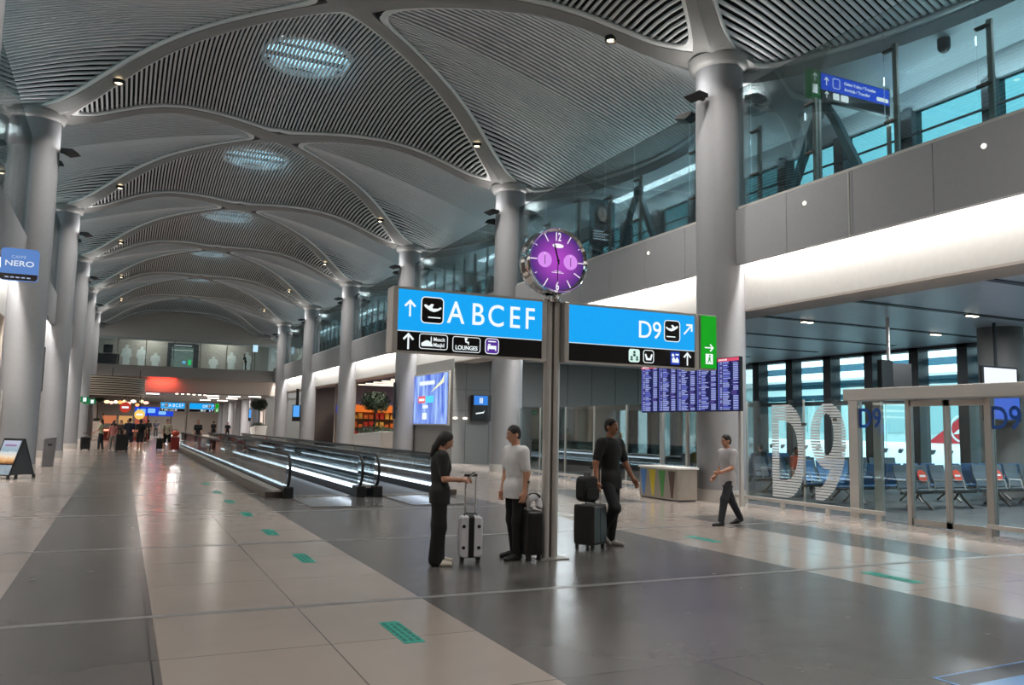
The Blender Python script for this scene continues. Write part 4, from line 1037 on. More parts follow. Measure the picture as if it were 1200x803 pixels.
for y in (41.8, 54.6, 67.4, 80.2): q.box(-4.6, -3.42, y, y+.5, 0, 4.75)
tag(q.build('wall_cafe', M_bei), 'beige piers and inner walls of the cafe and shops on the left', 'wall', kind='structure')
q = MB(); q.box(-9, -4.3, -6, 130, 4.9, 5.0); tag(q.build('ceiling_shops_left', M_bei), 'ceiling over the shops on the left', 'ceiling', kind='structure')
t = thing('lit_louvre', 'stack of bright horizontal lamps inside the cafe at the left edge', 'lamp', (-5.2, 27.5, 2.5))
for i in range(6):
    b = MB(); b.box(-1.2, 1.2, -.05, .05, .3*i, .3*i+.1); b.build('lamp_strip', glow('louvre_lamp', '#fff7e8', 3.), t)
for x in (-1.1, 1.1):
    b = MB(); b.box(x-.03, x+.03, .05, .1, -2.5, 1.7); b.build('upright', M_stld, t)
t = thing('cafe_screen', 'small blue lit screen behind the cafe glass at the left edge', 'screen', (-3.9, 26.9, 1.75))
b = MB(); b.box(-.4, .4, 0, .08, 0, .5); b.build('screen_case', M_blk, t); b = MB(); b.box(-.37, .37, -.01, 0, .03, .47); b.build('screen', glow('cafe_blue', '#3b6df0', 1.2), t); b = MB(); b.box(-.03, .03, 0, .05, -1.75, 0); b.build('stand', M_stld, t)
for (x, y, c, e) in ((-5.6, 25, (1, .86, .7), 160), (-5.6, 36, (1, .9, .8), 200), (-5.6, 49, (1, .9, .8), 200), (-5.6, 62, (1, .9, .8), 200), (-5.6, 75, (1, .9, .8), 200)):
    la = bpy.data.lights.new('fill_light', 'AREA'); la.shape = 'SQUARE'; la.size = 1.2; la.energy = e; la.color = c  # added fill lamps with no fixture in the left shops
    lo = bpy.data.objects.new('fill_light', la); COL.objects.link(lo); lo.location = (x, y, 4.6)
# sandwich board
t = thing('sandwich_board', 'black sandwich board with a food poster by the first left column', 'sign board', (-2.72, 27.1, 0), math.radians(-42))
hx, H_ = .36, 1.12
def slab(mb, s, x0, x1, z0, z1, d0, d1, mi=0):   # slab on the sloping face, s=-1 front
    f = lambda z: s*(.42*(1-z/H_)+.01)
    vs = [(x, f(z)+s*d, z) for x in (x0, x1) for z in (z0, z1) for d in (d0, d1)]
    mb.add(vs, [(0, 1, 3, 2), (4, 6, 7, 5), (0, 4, 5, 1), (2, 3, 7, 6), (0, 2, 6, 4), (1, 5, 7, 3)], mi)
b = MB(); slab(b, -1, -hx, hx, .10, H_, -.02, .02); fb = b.build('front_board', M_blk, t, bevel=.008)
b = MB(); slab(b, 1, -hx, hx, .10, H_, -.02, .02); b.build('rear_board', M_blk, t, bevel=.008)
b = MB(); b.add([(hx-.01, y, z) for y, z in ((-.36, .12), (.36, .12), (.02, H_-.05), (-.02, H_-.05))]+[(hx-.03, y, z) for y, z in ((-.36, .12), (.36, .12), (.02, H_-.05), (-.02, H_-.05))], [(0, 1, 2, 3), (7, 6, 5, 4), (0, 4, 5, 1), (1, 5, 6, 2), (2, 6, 7, 3), (3, 7, 4, 0)]); b.build('side_gusset', M_dgr, t)
for s in (-1, 1):
    for x in (-hx+.04, hx-.04):
        b = MB(); b.box(x-.03, x+.03, s*.40-.03+s*.02, s*.40+.03+s*.02, 0, .12); b.build('foot', M_blk, t)
b = MB(); slab(b, -1, -hx+.05, hx-.05, .42, H_-.06, .021, .024)
pm = bpy.data.materials.new('food_poster'); pm.use_nodes = True; nt = pm.node_tree; bs = nt.nodes['Principled BSDF']
g_ = nt.nodes.new('ShaderNodeTexCoord'); sx_ = nt.nodes.new('ShaderNodeSeparateXYZ'); nt.links.new(g_.outputs['Generated'], sx_.inputs[0])
nz = nt.nodes.new('ShaderNodeTexNoise'); nz.inputs['Scale'].default_value = 7; nt.links.new(g_.outputs['Generated'], nz.inputs['Vector'])
ad = nt.nodes.new('ShaderNodeMath'); ad.operation = 'MULTIPLY_ADD'; ad.inputs[1].default_value = .22; nt.links.new(nz.outputs['Fac'], ad.inputs[0]); nt.links.new(sx_.outputs[2], ad.inputs[2])
rp = nt.nodes.new('ShaderNodeValToRGB'); rp.color_ramp.elements[0].position = .12; rp.color_ramp.elements[0].color = lin('#7a4a26'); rp.color_ramp.elements[1].position = 1.; rp.color_ramp.elements[1].color = lin('#aab4cc')
for p_, c_ in ((.26, '#d9a870'), (.42, '#e4d6c4'), (.58, '#c9d0d8'), (.66, '#86a6b8')):
    e_ = rp.color_ramp.elements.new(p_); e_.color = lin(c_)
nt.links.new(ad.outputs[0], rp.inputs[0]); nt.links.new(rp.outputs[0], bs.inputs['Base Color']); bs.inputs['Roughness'].default_value = .35
b.build('poster', pm, fb)
b = MB(); slab(b, -1, -hx+.05, hx-.05, .13, .39, .021, .024); b.build('lower_poster', mat('poster_greyblue', '#8fa0b0', .4, noise=.3, scale=6), fb)
b = MB(); slab(b, -1, -.2, .2, .9, .95, .025, .028); b.build('headline', mat('headline_pink', '#8a6a9a', .4), fb)
# bin
t = thing('litter_bin', 'grey steel litter bin with sloped top between the left columns', 'bin', (-2.33, 33.9, 0))
b = MB(); b.prism([(-.19, 0), (.17, 0), (.21, .98), (.21, 1.04), (-.17, .96)], (0, -.2, 0), (1, 0, 0), (0, 0, 1), (0, .4, 0)); b.build('body', mat('bin_grey', '#7c7c80', .4, .3), t, bevel=.01)
b = MB(); b.prism([(-.20, .955), (.23, 1.045), (.23, 1.07), (-.19, .98)], (0, -.215, 0), (1, 0, 0), (0, 0, 1), (0, .43, 0)); b.build('lid', mat('bin_lid', '#c9c9cc', .3, .3), t)
b = MB(); b.box(-.03, .1, -.206, -.2, .74, .80); b.build('slot', M_blk, t)
t = thing('hanging_screen', 'tall dark hanging screen edge-on between the first two left columns', 'screen', (-2.85, 34.3, 2.7))
b = MB(); b.box(-.06, .06, -1.0, 1.0, 0, 1.65); b.build('screen_case', M_blk, t, bevel=.01); b = MB(); b.box(-.55, -.06, -.03, .03, 1.4, 1.46); b.build('wall_arm', M_stld, t); b = MB(); b.box(.06, .065, -.95, .95, .05, 1.6); b.build('screen', M_dgr, t)
for (x, y, lab) in ((-2.5, 60., 'green lit exit sign beside the fourth left column, upper one'), (-2.25, 66., 'green lit exit sign beside the fifth left column, lower one')):
    t = thing('exit_sign', lab, 'sign', (x, y, 2.8), 0, 'green exit signs on the left')
    b = MB(); b.box(-.4, .4, -.05, .05, 0, .36); b.build('light_box', glow('exit_dark_green', '#0a6a3c', 1.), t)
    F = Face((-.4, -.05, 0), (1, 0, 0), (0, -1, 0), t); F.poly('arrow', [place(rot2(ARROW, 90), (.22, .18), .24)], E_txt, 2); F.poly('door_pictogram', [[(.48, .05), (.68, .05), (.68, .31), (.48, .31)]], E_txt, 2)
    b = MB(); b.box(-1.0, -.4, -.02, .02, .16, .2); b.build('wall_arm', M_stld, t)

# ---------------------------------------------------------------- recycling station and floor stickers
t = thing('recycling_station', 'low recycling station with four coloured wedges before the nearest right column', 'bin', (12.42, 17.2, 0))
b = MB(); b.box(-.3, .3, -.8, .8, .03, .76); b.build('body', mat('station_steel', '#a59c92', .4, .3), t, bevel=.015)
b = MB(); b.box(-.33, .33, -.83, .83, .76, .81); b.build('worktop', M_whp, t, bevel=.008)
for i, (c, nm) in enumerate((('#4f86c8', 'blue'), ('#d8c22a', 'yellow'), ('#4f9a4a', 'green'), ('#5a4238', 'brown'))):
    b = MB(); y = .62-.4*i; b.prism([(y+.14, .72), (y-.14, .72), (y-.05, .08), (y+.02, .08)], (-.302, 0, 0), (0, 1, 0), (0, 0, 1), (-.004, 0, 0)); b.build('colour_wedge', mat('wedge_'+nm, c, .4), t)['label'] = nm+' wedge'
b = MB(); b.box(-.27, .27, -.77, .77, 0, .03); b.build('plinth', M_dgr, t)
E_tq = mat('sticker_turquoise', '#2f9d8a', .4); M_tqd = mat('sticker_print', '#17524c', .4)
def floor_sticker(x, y, lab, w=.17, L=.74):
    t = thing('floor_sticker', lab, 'sticker', (x, y, .001), 0, 'turquoise floor stickers')
    b = MB(); b.box(-w/2, w/2, -L/2, L/2, 0, .002); b.build('film', E_tq, t)
    rnd = random.Random(int(y*7)); b = MB(); 
    for k, xx in enumerate((-.055, .0, .055)):
        yy = -L/2+.06
        while yy < L/2-.08:
            l = .03+.06*rnd.random(); b.box(xx-.012, xx+.012, yy, yy+l, .002, .003); yy += l+.03
    b.build('print', M_tqd, t)
for i, y in enumerate((6.68, 10.70, 13.37, 16.07, 18.74, 21.3, 24.28)):
    floor_sticker(2.17, y, ['nearest', 'second', 'third', 'fourth', 'fifth', 'sixth', 'seventh'][i]+' turquoise floor sticker along the left edge of the dark band')
floor_sticker(8.40, 10.70, 'turquoise floor sticker on beige stone before the walking man', .2, .75); floor_sticker(8.41, 7.16, 'turquoise floor sticker on beige stone before the gate doors', .2, .75)
t = thing('floor_sticker', 'blue and dark floor sticker in the bottom right corner', 'sticker', (6.0, 3.75, .001), math.radians(2))
b = MB(); b.box(-.75, .75, -.6, .42, 0, .002); b.build('film', mat('sticker_blue', '#5b8fc4', .3), t)
b = MB(); b.box(-.72, .72, .2, .4, .002, .003); b.build('dark_border', mat('sticker_dark', '#3a3c44', .35), t)

# ---------------------------------------------------------------- moving walkway
t = thing('moving_walkway', 'long twin moving walkway with glass sides and lit skirting lines', 'moving walkway', (0, 0, 0))
YE, YF = 19.2, 58.
E_led = glow('led_line', '#dff0ff', 5.)
M_tread = mat('tread_grey', '#5a5b60', .4, .5, .1, 30)
G_wk = glass('walkway_glass', (.92, .97, .98), .22)
b = MB(); b.box(3.02, 3.385, YE+.3, YF, 0, .13); b.build('outer_cladding', mat('cladding_brown', '#6b635c', .35, .6), t, bevel=.01)
b = MB(); b.box(3.2, 3.38, YE+.25, YF, .13, .17); b.build('outer_deck', M_stl, t)
b = MB(); b.box(7.32, 7.68, YE+.3, YF, 0, .13); b.build('outer_cladding', mat('cladding_brown'), t, bevel=.01)
for x0, x1 in ((3.6, 5.0), (5.75, 7.1)):
    b = MB(); b.box(x0, x1, YE+.3, YF, .0, .03)
    y = YE+.3
    b.build('belt', M_tread, t)
    b = MB(); b.box(x0-.05, x1+.05, YE-2.2, YE+.3, .0, .02); b.build('landing_plate', mat('landing_steel', '#b5b4b6', .16, .85, .2, 3), t)
    b = MB()
    for i in range(22): b.box(x0+.06*i+.01, x0+.06*i+.04, YE+.2, YE+.45, .02, .035)
    b.build('comb', M_stl, t)
for x, sx in ((3.48, 1), (5.15, -1), (5.55, 1), (7.22, -1)):
    b = MB(); b.box(x-.09, x+.09, YE+.1, YF, 0, .20); b.build('skirt', M_dgr, t)
    y = YE+.35
    pn = 0
    while y < YF-.5 :
        e = min(y+2.2, YF-.3); g = MB(); g.box(x-.008, x+.008, y+.01, e-.01, .20, .95); g.build('side_pane', G_wk, t); y = e
    b = MB(); b.box(x+sx*.06, x+sx*.10, YE+.4, YF, .20, .245); b.build('led_strip', E_led, t)
    if 5 < x < 6:
        b = MB(); b.box(x-sx*.10, x-sx*.06, YE+.4, YF, .20, .225); b.build('led_strip', E_led, t)  # extra glowing strip added for the lines reflected in the glass
    hr = [(x, YF, .98), (x, YE+.30, .98)]+[(x, YE+.30-.38*math.sin(a), .60+.38*math.cos(a)) for a in [PI*i/12 for i in range(1, 13)]]+[(x, YE+.42, .20)]
    b = MB(); b.tube(hr, .034, 10, flat=.9); b.build('handrail', M_rub, t, 60)
    b = MB(); b.box(x-.11, x+.11, YE-.05, YE+.45, 0, .26); b.build('newel_base', M_blk, t, bevel=.02)
b = MB(); b.box(5.24, 5.46, YE+.2, YF, .20, .26); b.build('centre_deck', M_stl, t)
# ---------------------------------------------------------------- bridge and far end of the concourse
t = thing('bridge', 'upper floor bridge crossing the far end of the hall', 'bridge', (0, 86, 0), kind='structure')
b = MB(); b.box(-3.4, 13.9, 0, 8, 5.9, 6.95); b.build('deck', mat('bridge_grey', '#9a9896', .5), t)
b = MB(); b.box(-3.4, 13.9, .4, .6, 4.5, 5.9); b.build('header', M_bei, t)
b = MB(); b.box(-3.4, 13.9, .4, 45, 4.42, 4.5); b.build('soffit', M_gry, t)
b = MB(); b.box(-8, 19, 13.2, 13.4, 6.9, 15.8); b.build('end_wall', M_bei, t)
t = thing('glass_balustrade', 'tall glass balustrade with posts along the far bridge', 'balustrade', (0, 86.1, 6.95))
for i in range(7):
    x = -3.3+2.45*i; g = MB(); g.box(x+.02, x+2.43, -.01, .01, 0, 2.65); g.build('pane', G_bal, t); g = MB(); g.box(x-.05, x+.02, -.04, .04, 0, 2.65); g.build('post', M_post, t)
t = thing('shop_front', 'upper shop front behind the bridge glass with pale figure graphics', 'shop front', (0, 91.5, 6.95))
b = MB(); b.box(-3.3, 3.7, 0, .15, 0, 2.9); b.box(6.7, 13.8, 0, .15, 0, 2.9); b.box(3.7, 6.7, 0, .15, 2.75, 2.9); b.build('wall_panel', mat('front_beige', '#8d857c', .5), t)
b = MB(); b.ring([(3.7, 0), (6.7, 0), (6.7, 2.8), (3.7, 2.8)], [(4.1, .0), (6.2, .0), (6.2, 2.4), (4.1, 2.4)], (0, -.1, 0), (1, 0, 0), (0, 0, 1), (0, .12, 0)); b.build('door_surround', M_dgr, t)
b = MB(); b.box(4.1, 6.2, .3, .35, 0, 2.4); b.build('doorway', glow('doorway_glow', '#7d8f86', .6), t)  # glowing sheet stands in for the lighter room inside
b = MB(); b.box(4.15, 6.15, -.12, -.1, 2.05, 2.12); b.build('door_rail', M_whp, t)
b = MB(); b.box(5.75, 6.05, .2, .26, .6, 1.15); b.build('exit_panel', glow('exit_bright', '#20c060', 1.3), t); b = MB(); b.box(5.2, 5.5, .2, .26, .75, 1.0); b.build('blue_panel', glow('door_blue', '#6cc4e8', 1.1), t)
b = MB(); b.box(4.3, 6., -.13, -.11, 2.5, 2.62); b.build('name_panel', glow('name_pale', '#c9d4d0', .6), t)
M_mq = mat('figure_pale', '#b4b6b2', .5)
for i, (x, h) in enumerate(((-.1, 2.4), (1.3, 2.3), (2.6, 1.7), (8.2, 1.6), (10.0, 2.2), (11.6, 2.3))):
    b = MB(); b.prism([(x-.3, 0), (x+.3, 0), (x+.34, h*.5), (x+.5, h*.45), (x+.42, h*.8), (x+.12, h*.86), (x+.14, h*.98), (x-.14, h*.98), (x-.12, h*.86), (x-.42, h*.8), (x-.5, h*.45), (x-.34, h*.5)], (0, -.012, 0), (1, 0, 0), (0, 0, 1), (0, .012, 0)); b.build('figure_graphic', M_mq, t)
t = thing('upper_kiosk', 'dark counter on the bridge at the left end', 'counter', (-1.7, 87.2, 6.95)); b = MB(); b.box(-1, 1, -.3, .3, 0, 1.05); b.build('body', M_dgr, t); b = MB(); b.box(-.4, .4, -.35, -.3, 1.1, 1.9); b.build('screen', M_blk, t)
b = MB(); b.box(-.05, .05, -.3, -.25, 1.05, 1.1); b.build('stand', M_dgr, t)
t = thing('upper_screen', 'small white lit screen at the right end of the bridge', 'screen', (11.75, 86.8, 8.9)); b = MB(); b.box(-.25, .25, 0, .06, 0, .7); b.build('screen', glow('screen_pale', '#d4ecff', 1.3), t); b = MB(); b.box(-.03, .03, .0, .06, -1.95, 0); b.build('stand', M_stld, t)
# red wash on the bridge header
la = bpy.data.lights.new('red_wash', 'AREA'); la.shape = 'RECTANGLE'; la.size = 2.4; la.size_y = .2; la.energy = 260; la.color = (1, .10, .06)
lo = bpy.data.objects.new('red_wash', la); COL.objects.link(lo); lo.location = (3.2, 86.0, 5.88)
t = thing('red_light_bar', 'red wash lamp bar under the bridge edge above the restaurants', 'lamp', (3.2, 86.02, 5.84)); b = MB(); b.box(-1.3, 1.3, -.05, .05, 0, .06); b.build('lamp', glow('red_lamp', '#ff5040', 1.2), t)
# lights under the bridge
for i in range(6):
    b = MB(); b.cyl((4.6+.55*i, 86.9+.4*i, 4.36), (4.6+.55*i, 86.9+.4*i, 4.44), .13, n=14); tag(b.build('soffit_spot', glow('soffit_spot', '#fff2dc', 6.)), ['first', 'second', 'third', 'fourth', 'fifth', 'sixth'][i]+' white spot from the left under the bridge soffit', 'spotlight', 'spots under the bridge')
for i, (x, y) in enumerate(((8.2, 90), (10.3, 90), (12.2, 88.6), (9., 98), (11, 98), (9, 108), (11, 108), (2.5, 89))):
    b = MB(); b.box(x-.6, x+.6, y-.06, y+.06, 4.34, 4.42, M=None); tag(b.build('soffit_lamp', glow('soffit_lamp', '#fff6ea', 5.)), f'white linear lamp under the bridge soffit, {["nearest middle", "nearest right of middle", "nearest right end", "second row left", "second row right", "third row left", "third row right", "beside the red band"][i]}', 'lamp', 'linear lamps under the bridge')
for (x, y, e, c) in ((5, 92, 650, (1, .95, .9)), (10, 96, 800, (1, .96, .92)), (2, 104, 700, (1, .93, .86)), (9, 112, 800, (1, .95, .9)), (6, 122, 700, (1, .95, .9)), (0, 92, 120, (1, .7, .5)), (2, 90, 260, (1, .96, .9)), (9, 90, 260, (1, .96, .9))):
    la = bpy.data.lights.new('fill_light', 'AREA'); la.shape = 'SQUARE'; la.size = 1.; la.energy = e; la.color = c  # fixtureless lamps added to lift the far hall and the bridge
    lo = bpy.data.objects.new('fill_light', la); COL.objects.link(lo); lo.location = (x, y, 4.3 if e != 260 else 11.2)
q = MB(); q.box(-9, 24, 131, 131.3, 0, 8); q.box(-3.6, -3.3, 100, 131, 0, 4.5); q.box(14., 14.2, 93, 131, 0, 4.5); q.box(-9.2, 24, 93.8, 94, 4.5, 7.); q.box(-14, -3.4, 86, 86.2, 0, 7.2) ; q.box(13.9, 24.2, 94, 94.2, 0, 7)
tag(q.build('wall_far', M_bei), 'far walls closing the concourse under and behind the bridge', 'wall', kind='structure')
for k in range(6):
    column(12.9, 93.2+6.5*k, f'far light column under the bridge, number {["one", "two", "three", "four", "five", "six"][k]} from the bridge edge').scale = (1, 1, .4)
# far totem: same signs further down the hall
SG = [o for o in COL.objects if o.parent is None and o.get('category') in ('sign', 'post') and abs(o.location.y-YS) < .01]
for o in SG:
    lab = {'sign_post': 'far steel sign post in the middle of the hall near the bridge', 'exit_sign': 'green end of the far blue sign near the bridge'}.get(o.name, 'far lit blue sign near the bridge, right half' if o.location.x > 5.2 else 'far lit blue sign near the bridge, left half')
    dup(o, (o.location.x, 79.8, o.location.z), label=lab)
t = thing('lit_fascia_sign', 'deep blue lit shop sign band far under the bridge', 'sign', (2.8, 91, 2.2)); b = MB(); b.box(-1.8, 1.8, 0, .2, 0, .9); b.build('light_box', glow('deep_blue', '#1f46d8', 1.), t)
F = Face((-1.8, 0, 0), (1, 0, 0), (0, -1, 0), t); F.poly('pale_marks', [rrect(.2, 1.0, .2, .7, .1), rrect(1.2, 1.9, .3, .75, .1), rrect(2.2, 2.9, .15, .5, .1)], glow('pale_blue', '#86c4ff', 1.))
for x in (-1.6, 1.6):
    b = MB(); b.box(x-.05, x+.05, .05, .15, -2.2, 0); b.build('leg', M_stld, t)
# slatted canopy drum of the restaurant on the left
t = thing('slatted_canopy', 'round canopy of pale horizontal slats over the far left restaurant', 'canopy', (-2.2, 78., 3.65))
for i in range(9):
    b = MB(); z = .05+.18*i; b.lathe([(3.55-.03*i*0, z), (3.75, z), (3.75, z+.09), (3.55, z+.09)], 48); b.build('slat', mat('canopy_slat', '#d8cdbd', .5), t, 40)
b = MB(); b.cyl((0, 0, 0), (0, 0, 1.65), 3.45, n=48); b.build('drum', mat('canopy_dark', '#241f1c', .6), t, 50)
for a in (200, 250, 290, 340):
    b = MB(); b.box(3.5*math.cos(math.radians(a))-.03, 3.5*math.cos(math.radians(a))+.03, 3.5*math.sin(math.radians(a))-.03, 3.5*math.sin(math.radians(a))+.03, 1.6, 2.3); b.build('hanger', M_dgr, t)
rnd = random.Random(11)
WARM = ['#ffd9a0', '#ffb0a0', '#fff0d8', '#ff9a5a']
for i in range(10):
    x = -1.3+.33*i; y = 75.2+rnd.random()*2; z = 3.0+rnd.random()*.35
    t = thing('pendant_lamp', ['first', 'second', 'third', 'fourth', 'fifth', 'sixth', 'seventh', 'eighth', 'ninth', 'tenth'][i]+' glowing pendant from the left under the slatted canopy', 'lamp', (x, y, z), 0, 'pendant lamps of the far restaurant')
    b = MB(); b.ell((0, 0, 0), (.16+.06*(i % 3 == 0), .16, .13)); b.build('globe', glow('pendant_%d' % (i % 4), WARM[i % 4], 2.2), t, 60); b = MB(); b.cyl((0, 0, .1), (0, 0, 3.645-z), .012, n=6); b.build('cord', M_blk, t)
def round_sign(x, y, z, r, col, lab):
    t = thing('round_sign', lab, 'sign', (x, y, z)); b = MB(); b.cyl((0, -.08, 0), (0, .08, 0), r, n=28); b.build('light_box', glow('round_'+col[1:], col, 1.1), t, 40); b = MB(); b.box(-r*.6, r*.6, -.1, -.08, -.08, .08); b.build('lettering_band', E_txt, t); b = MB(); b.box(-.03, .03, -.03, .03, r, 3.7-z); b.build('hanger', M_blk, t)
round_sign(.1, 74.2, 2.75, .42, '#b03428', 'round red lit sign hanging under the slatted canopy'); round_sign(1.2, 74.6, 2.2, .40, '#f0c860', 'round yellow lit sign hanging right of the red one')
t = thing('restaurant_counter', 'glowing orange restaurant counter behind the group of travellers', 'counter', (.2, 80.5, 0)); b = MB(); b.box(-2, 2, 0, .8, 0, 1.0); b.build('body', mat('counter_red', '#b0483a', .4), t); b = MB(); b.box(-2.05, 2.05, -.05, .85, 1., 1.06); b.build('worktop', M_whp, t)
for i_ in range(3):
    b = MB(); b.box(-1.85+1.3*i_, -.75+1.3*i_, .75, .8, 1.4, 2.1); b.build('menu_board', glow('menu_%d' % i_, ('#c87850', '#d8a468', '#b05848')[i_], .9), t)
b = MB(); b.box(-1.9, 1.9, -.03, 0, .75, .9); b.build('light_strip', glow('counter_glow', '#ff9c80', 2.), t)
for x in (-1.8, 1.8):
    b = MB(); b.box(x-.05, x+.05, .75, .85, 1.06, 2.3); b.build('menu_post', M_dgr, t)

# ---------------------------------------------------------------- gallery details on the right
t = thing('wayfinding_sign', 'blue and black gallery sign with green end, above the nearest bay', 'sign', (15.45, 13.9, 9.55))
b = MB(); b.box(-1.05, 1.25, 0, .12, 0, .66); b.build('housing', M_dgr, t)
b = MB(); b.box(-1.03, 1.23, -.012, 0, .24, .64); b.build('lit_panel', glow('gallery_blue', '#2450d8', 1.), t); b = MB(); b.box(-1.03, 1.23, -.012, 0, .02, .24); b.build('black_panel', M_sblk, t)
b = MB(); b.box(-1.42, -1.06, -.012, .12, 0, .68); b.build('green_panel', glow('gallery_green', '#0b5c28', 1.), t)
F = Face((-1.42, -.012, 0), (1, 0, 0), (0, -1, 0), t); F.poly('arrow', [place(ARROW, (.18, .5), .2)], E_txt, 2); F.poly('door_pictogram', [[(.1, .1), (.26, .1), (.26, .32), (.1, .32)]], E_txt, 2)
F.poly('arrow', [place(ARROW, (.55, .46), .2), ], E_txt, 2); F.poly('arrow', [place(ARROW, (.55, .13), .17)], E_txt, 2)
F.frame('pictogram_border', .75, .98, .33, .58, .04, .012, E_txt, 2)
F.text('Gelen Yolcu / Transfer', .115, 1.12, .48, E_txt, lv=2.5); F.text('Arrivals / Transfer', .115, 1.12, .33, E_txt, lv=2.5); F.poly('marks', [rrect(.75, .95, .05, .21, .03), rrect(1.0, 1.25, .05, .21, .03), rrect(2.2, 2.6, .30, .40, .03)], E_txt, 2)
for x in (-1.05, 1.27):
    b = MB(); b.box(x-.035, x+.035, .02, .1, -2.4, .7); b.build('sign_post', M_post, t)
t = thing('portrait_banner', 'gallery banner with a dark haired portrait beyond the glass, behind the clock', 'banner', (15.9, 26.2, 8.6))
b = MB(); b.box(-.55, .55, -.02, .02, 0, 1.75); b.build('sheet', mat('banner_teal', '#2f5f68', .5), t)
F = Face((0, -.022, 0), (1, 0, 0), (0, -1, 0), t)
F.poly('hair', [[(x*.34, 1.2+y*.42) for x, y in disc(1, n=24)], [(-.34, .55), (.34, .55), (.36, 1.2), (-.36, 1.2)]], mat('banner_dark', '#1c1a20', .5), 1); F.poly('face', [[(x*.2, 1.18+y*.28) for x, y in disc(1, n=24)]], mat('banner_skin', '#8d7468', .5), 2)
F.poly('dark_panel', [[(-.5, .03), (.5, .03), (.5, .62), (-.5, .62)]], mat('banner_plum', '#2a2030', .5), 3); F.poly('lettering', [[(-.4, .5-.1*i), (.1+.25*((i*7) % 2), .5-.1*i), (.1+.25*((i*7) % 2), .54-.1*i), (-.4, .54-.1*i)] for i in range(4)], E_brd, 4)
for x in (-.5, .5):
    b = MB(); b.box(x-.02, x+.02, -.0, .04, -1.4, 0); b.build('leg', M_post, t)
M_teal = mat('brace_teal', '#3c6a74', .4)
def brace(x, y, lab):
    t = thing('steel_brace', lab, 'brace', (x, y, 7.2), 0, 'teal raking braces on the gallery')
    b = MB(); b.tube([(0, 1.5, .06), (0, .35, 2.3), (0, .05, 2.65)], .12, 4); b.build('strut', M_teal, t); b = MB(); b.tube([(0, -1.3, .06), (0, -.25, 2.2), (0, .05, 2.65)], .12, 4); b.build('strut', M_teal, t)
    b = MB(); b.box(-.1, .1, -.1, .2, 2.6, 2.85); b.build('head_plate', M_teal, t)
brace(15.3, 14.6, 'teal A-shaped steel brace behind the nearest gallery glass'); brace(15.6, 23.3, 'teal A-shaped steel brace beyond the nearest column'); 
# soffit rings on the gallery ceiling
M_ring = mat('soffit_ring', '#c2c8ca', .4)
for i, (x, y, r, lab) in enumerate(((16.2, 18.2, 1.7, 'pale oval soffit ring on the gallery ceiling behind the nearest column'), (16.2, 29.6, 1.7, 'pale oval soffit ring on the gallery ceiling behind the second column'))):
    b = MB(); b.tube([(x+.6*r*math.cos(2*PI*k/40), y+1.6*r*math.sin(2*PI*k/40), 10.55) for k in range(40)], .09, 8, True); tag(b.build('trim_%d' % (3+i), M_ring, None, 60), lab, 'soffit ring', kind='structure')
for i, (x, y, z, lab) in enumerate(((16.2, 12.0, 10.35, 'black dome camera under the nearest gallery ceiling'),)):
    t = thing('dome_camera', lab, 'camera', (x, y, z)); b = MB(); b.cyl((0, 0, .05), (0, 0, .25), .14, n=20); b.build('mount', M_blk, t, 40); b = MB(); b.ell((0, 0, .05), (.13, .13, .13)); b.build('dome', M_blk, t, 60)
for k in range(0, 6):
    for s in (1, -1):
        la = bpy.data.lights.new('gallery_fill', 'AREA'); la.shape = 'RECTANGLE'; la.size = .4; la.size_y = 6; la.energy = 60; la.color = (.72, .92, 1)  # added lamp without fixture, brightens the gallery in place of daylight
        lo = bpy.data.objects.new('gallery_fill', la); COL.objects.link(lo); lo.location = (CX+s*10.9, Y0-6.4+P*k, 10.2)

for k in range(0, 6):
    for s in (1, -1):
        la = bpy.data.lights.new('gallery_daylight_fill', 'AREA'); la.shape = 'RECTANGLE'; la.size = .25; la.size_y = 11; la.energy = 110; la.color = (.62, .92, 1)  # added upward lamp, replaces window daylight on the gallery ceiling
        lo = bpy.data.objects.new('gallery_daylight_fill', la); COL.objects.link(lo); lo.location = (CX+s*11.45, Y0-6.4+P*k, 9.3); lo.rotation_euler = (0, PI-s*.35, 0)
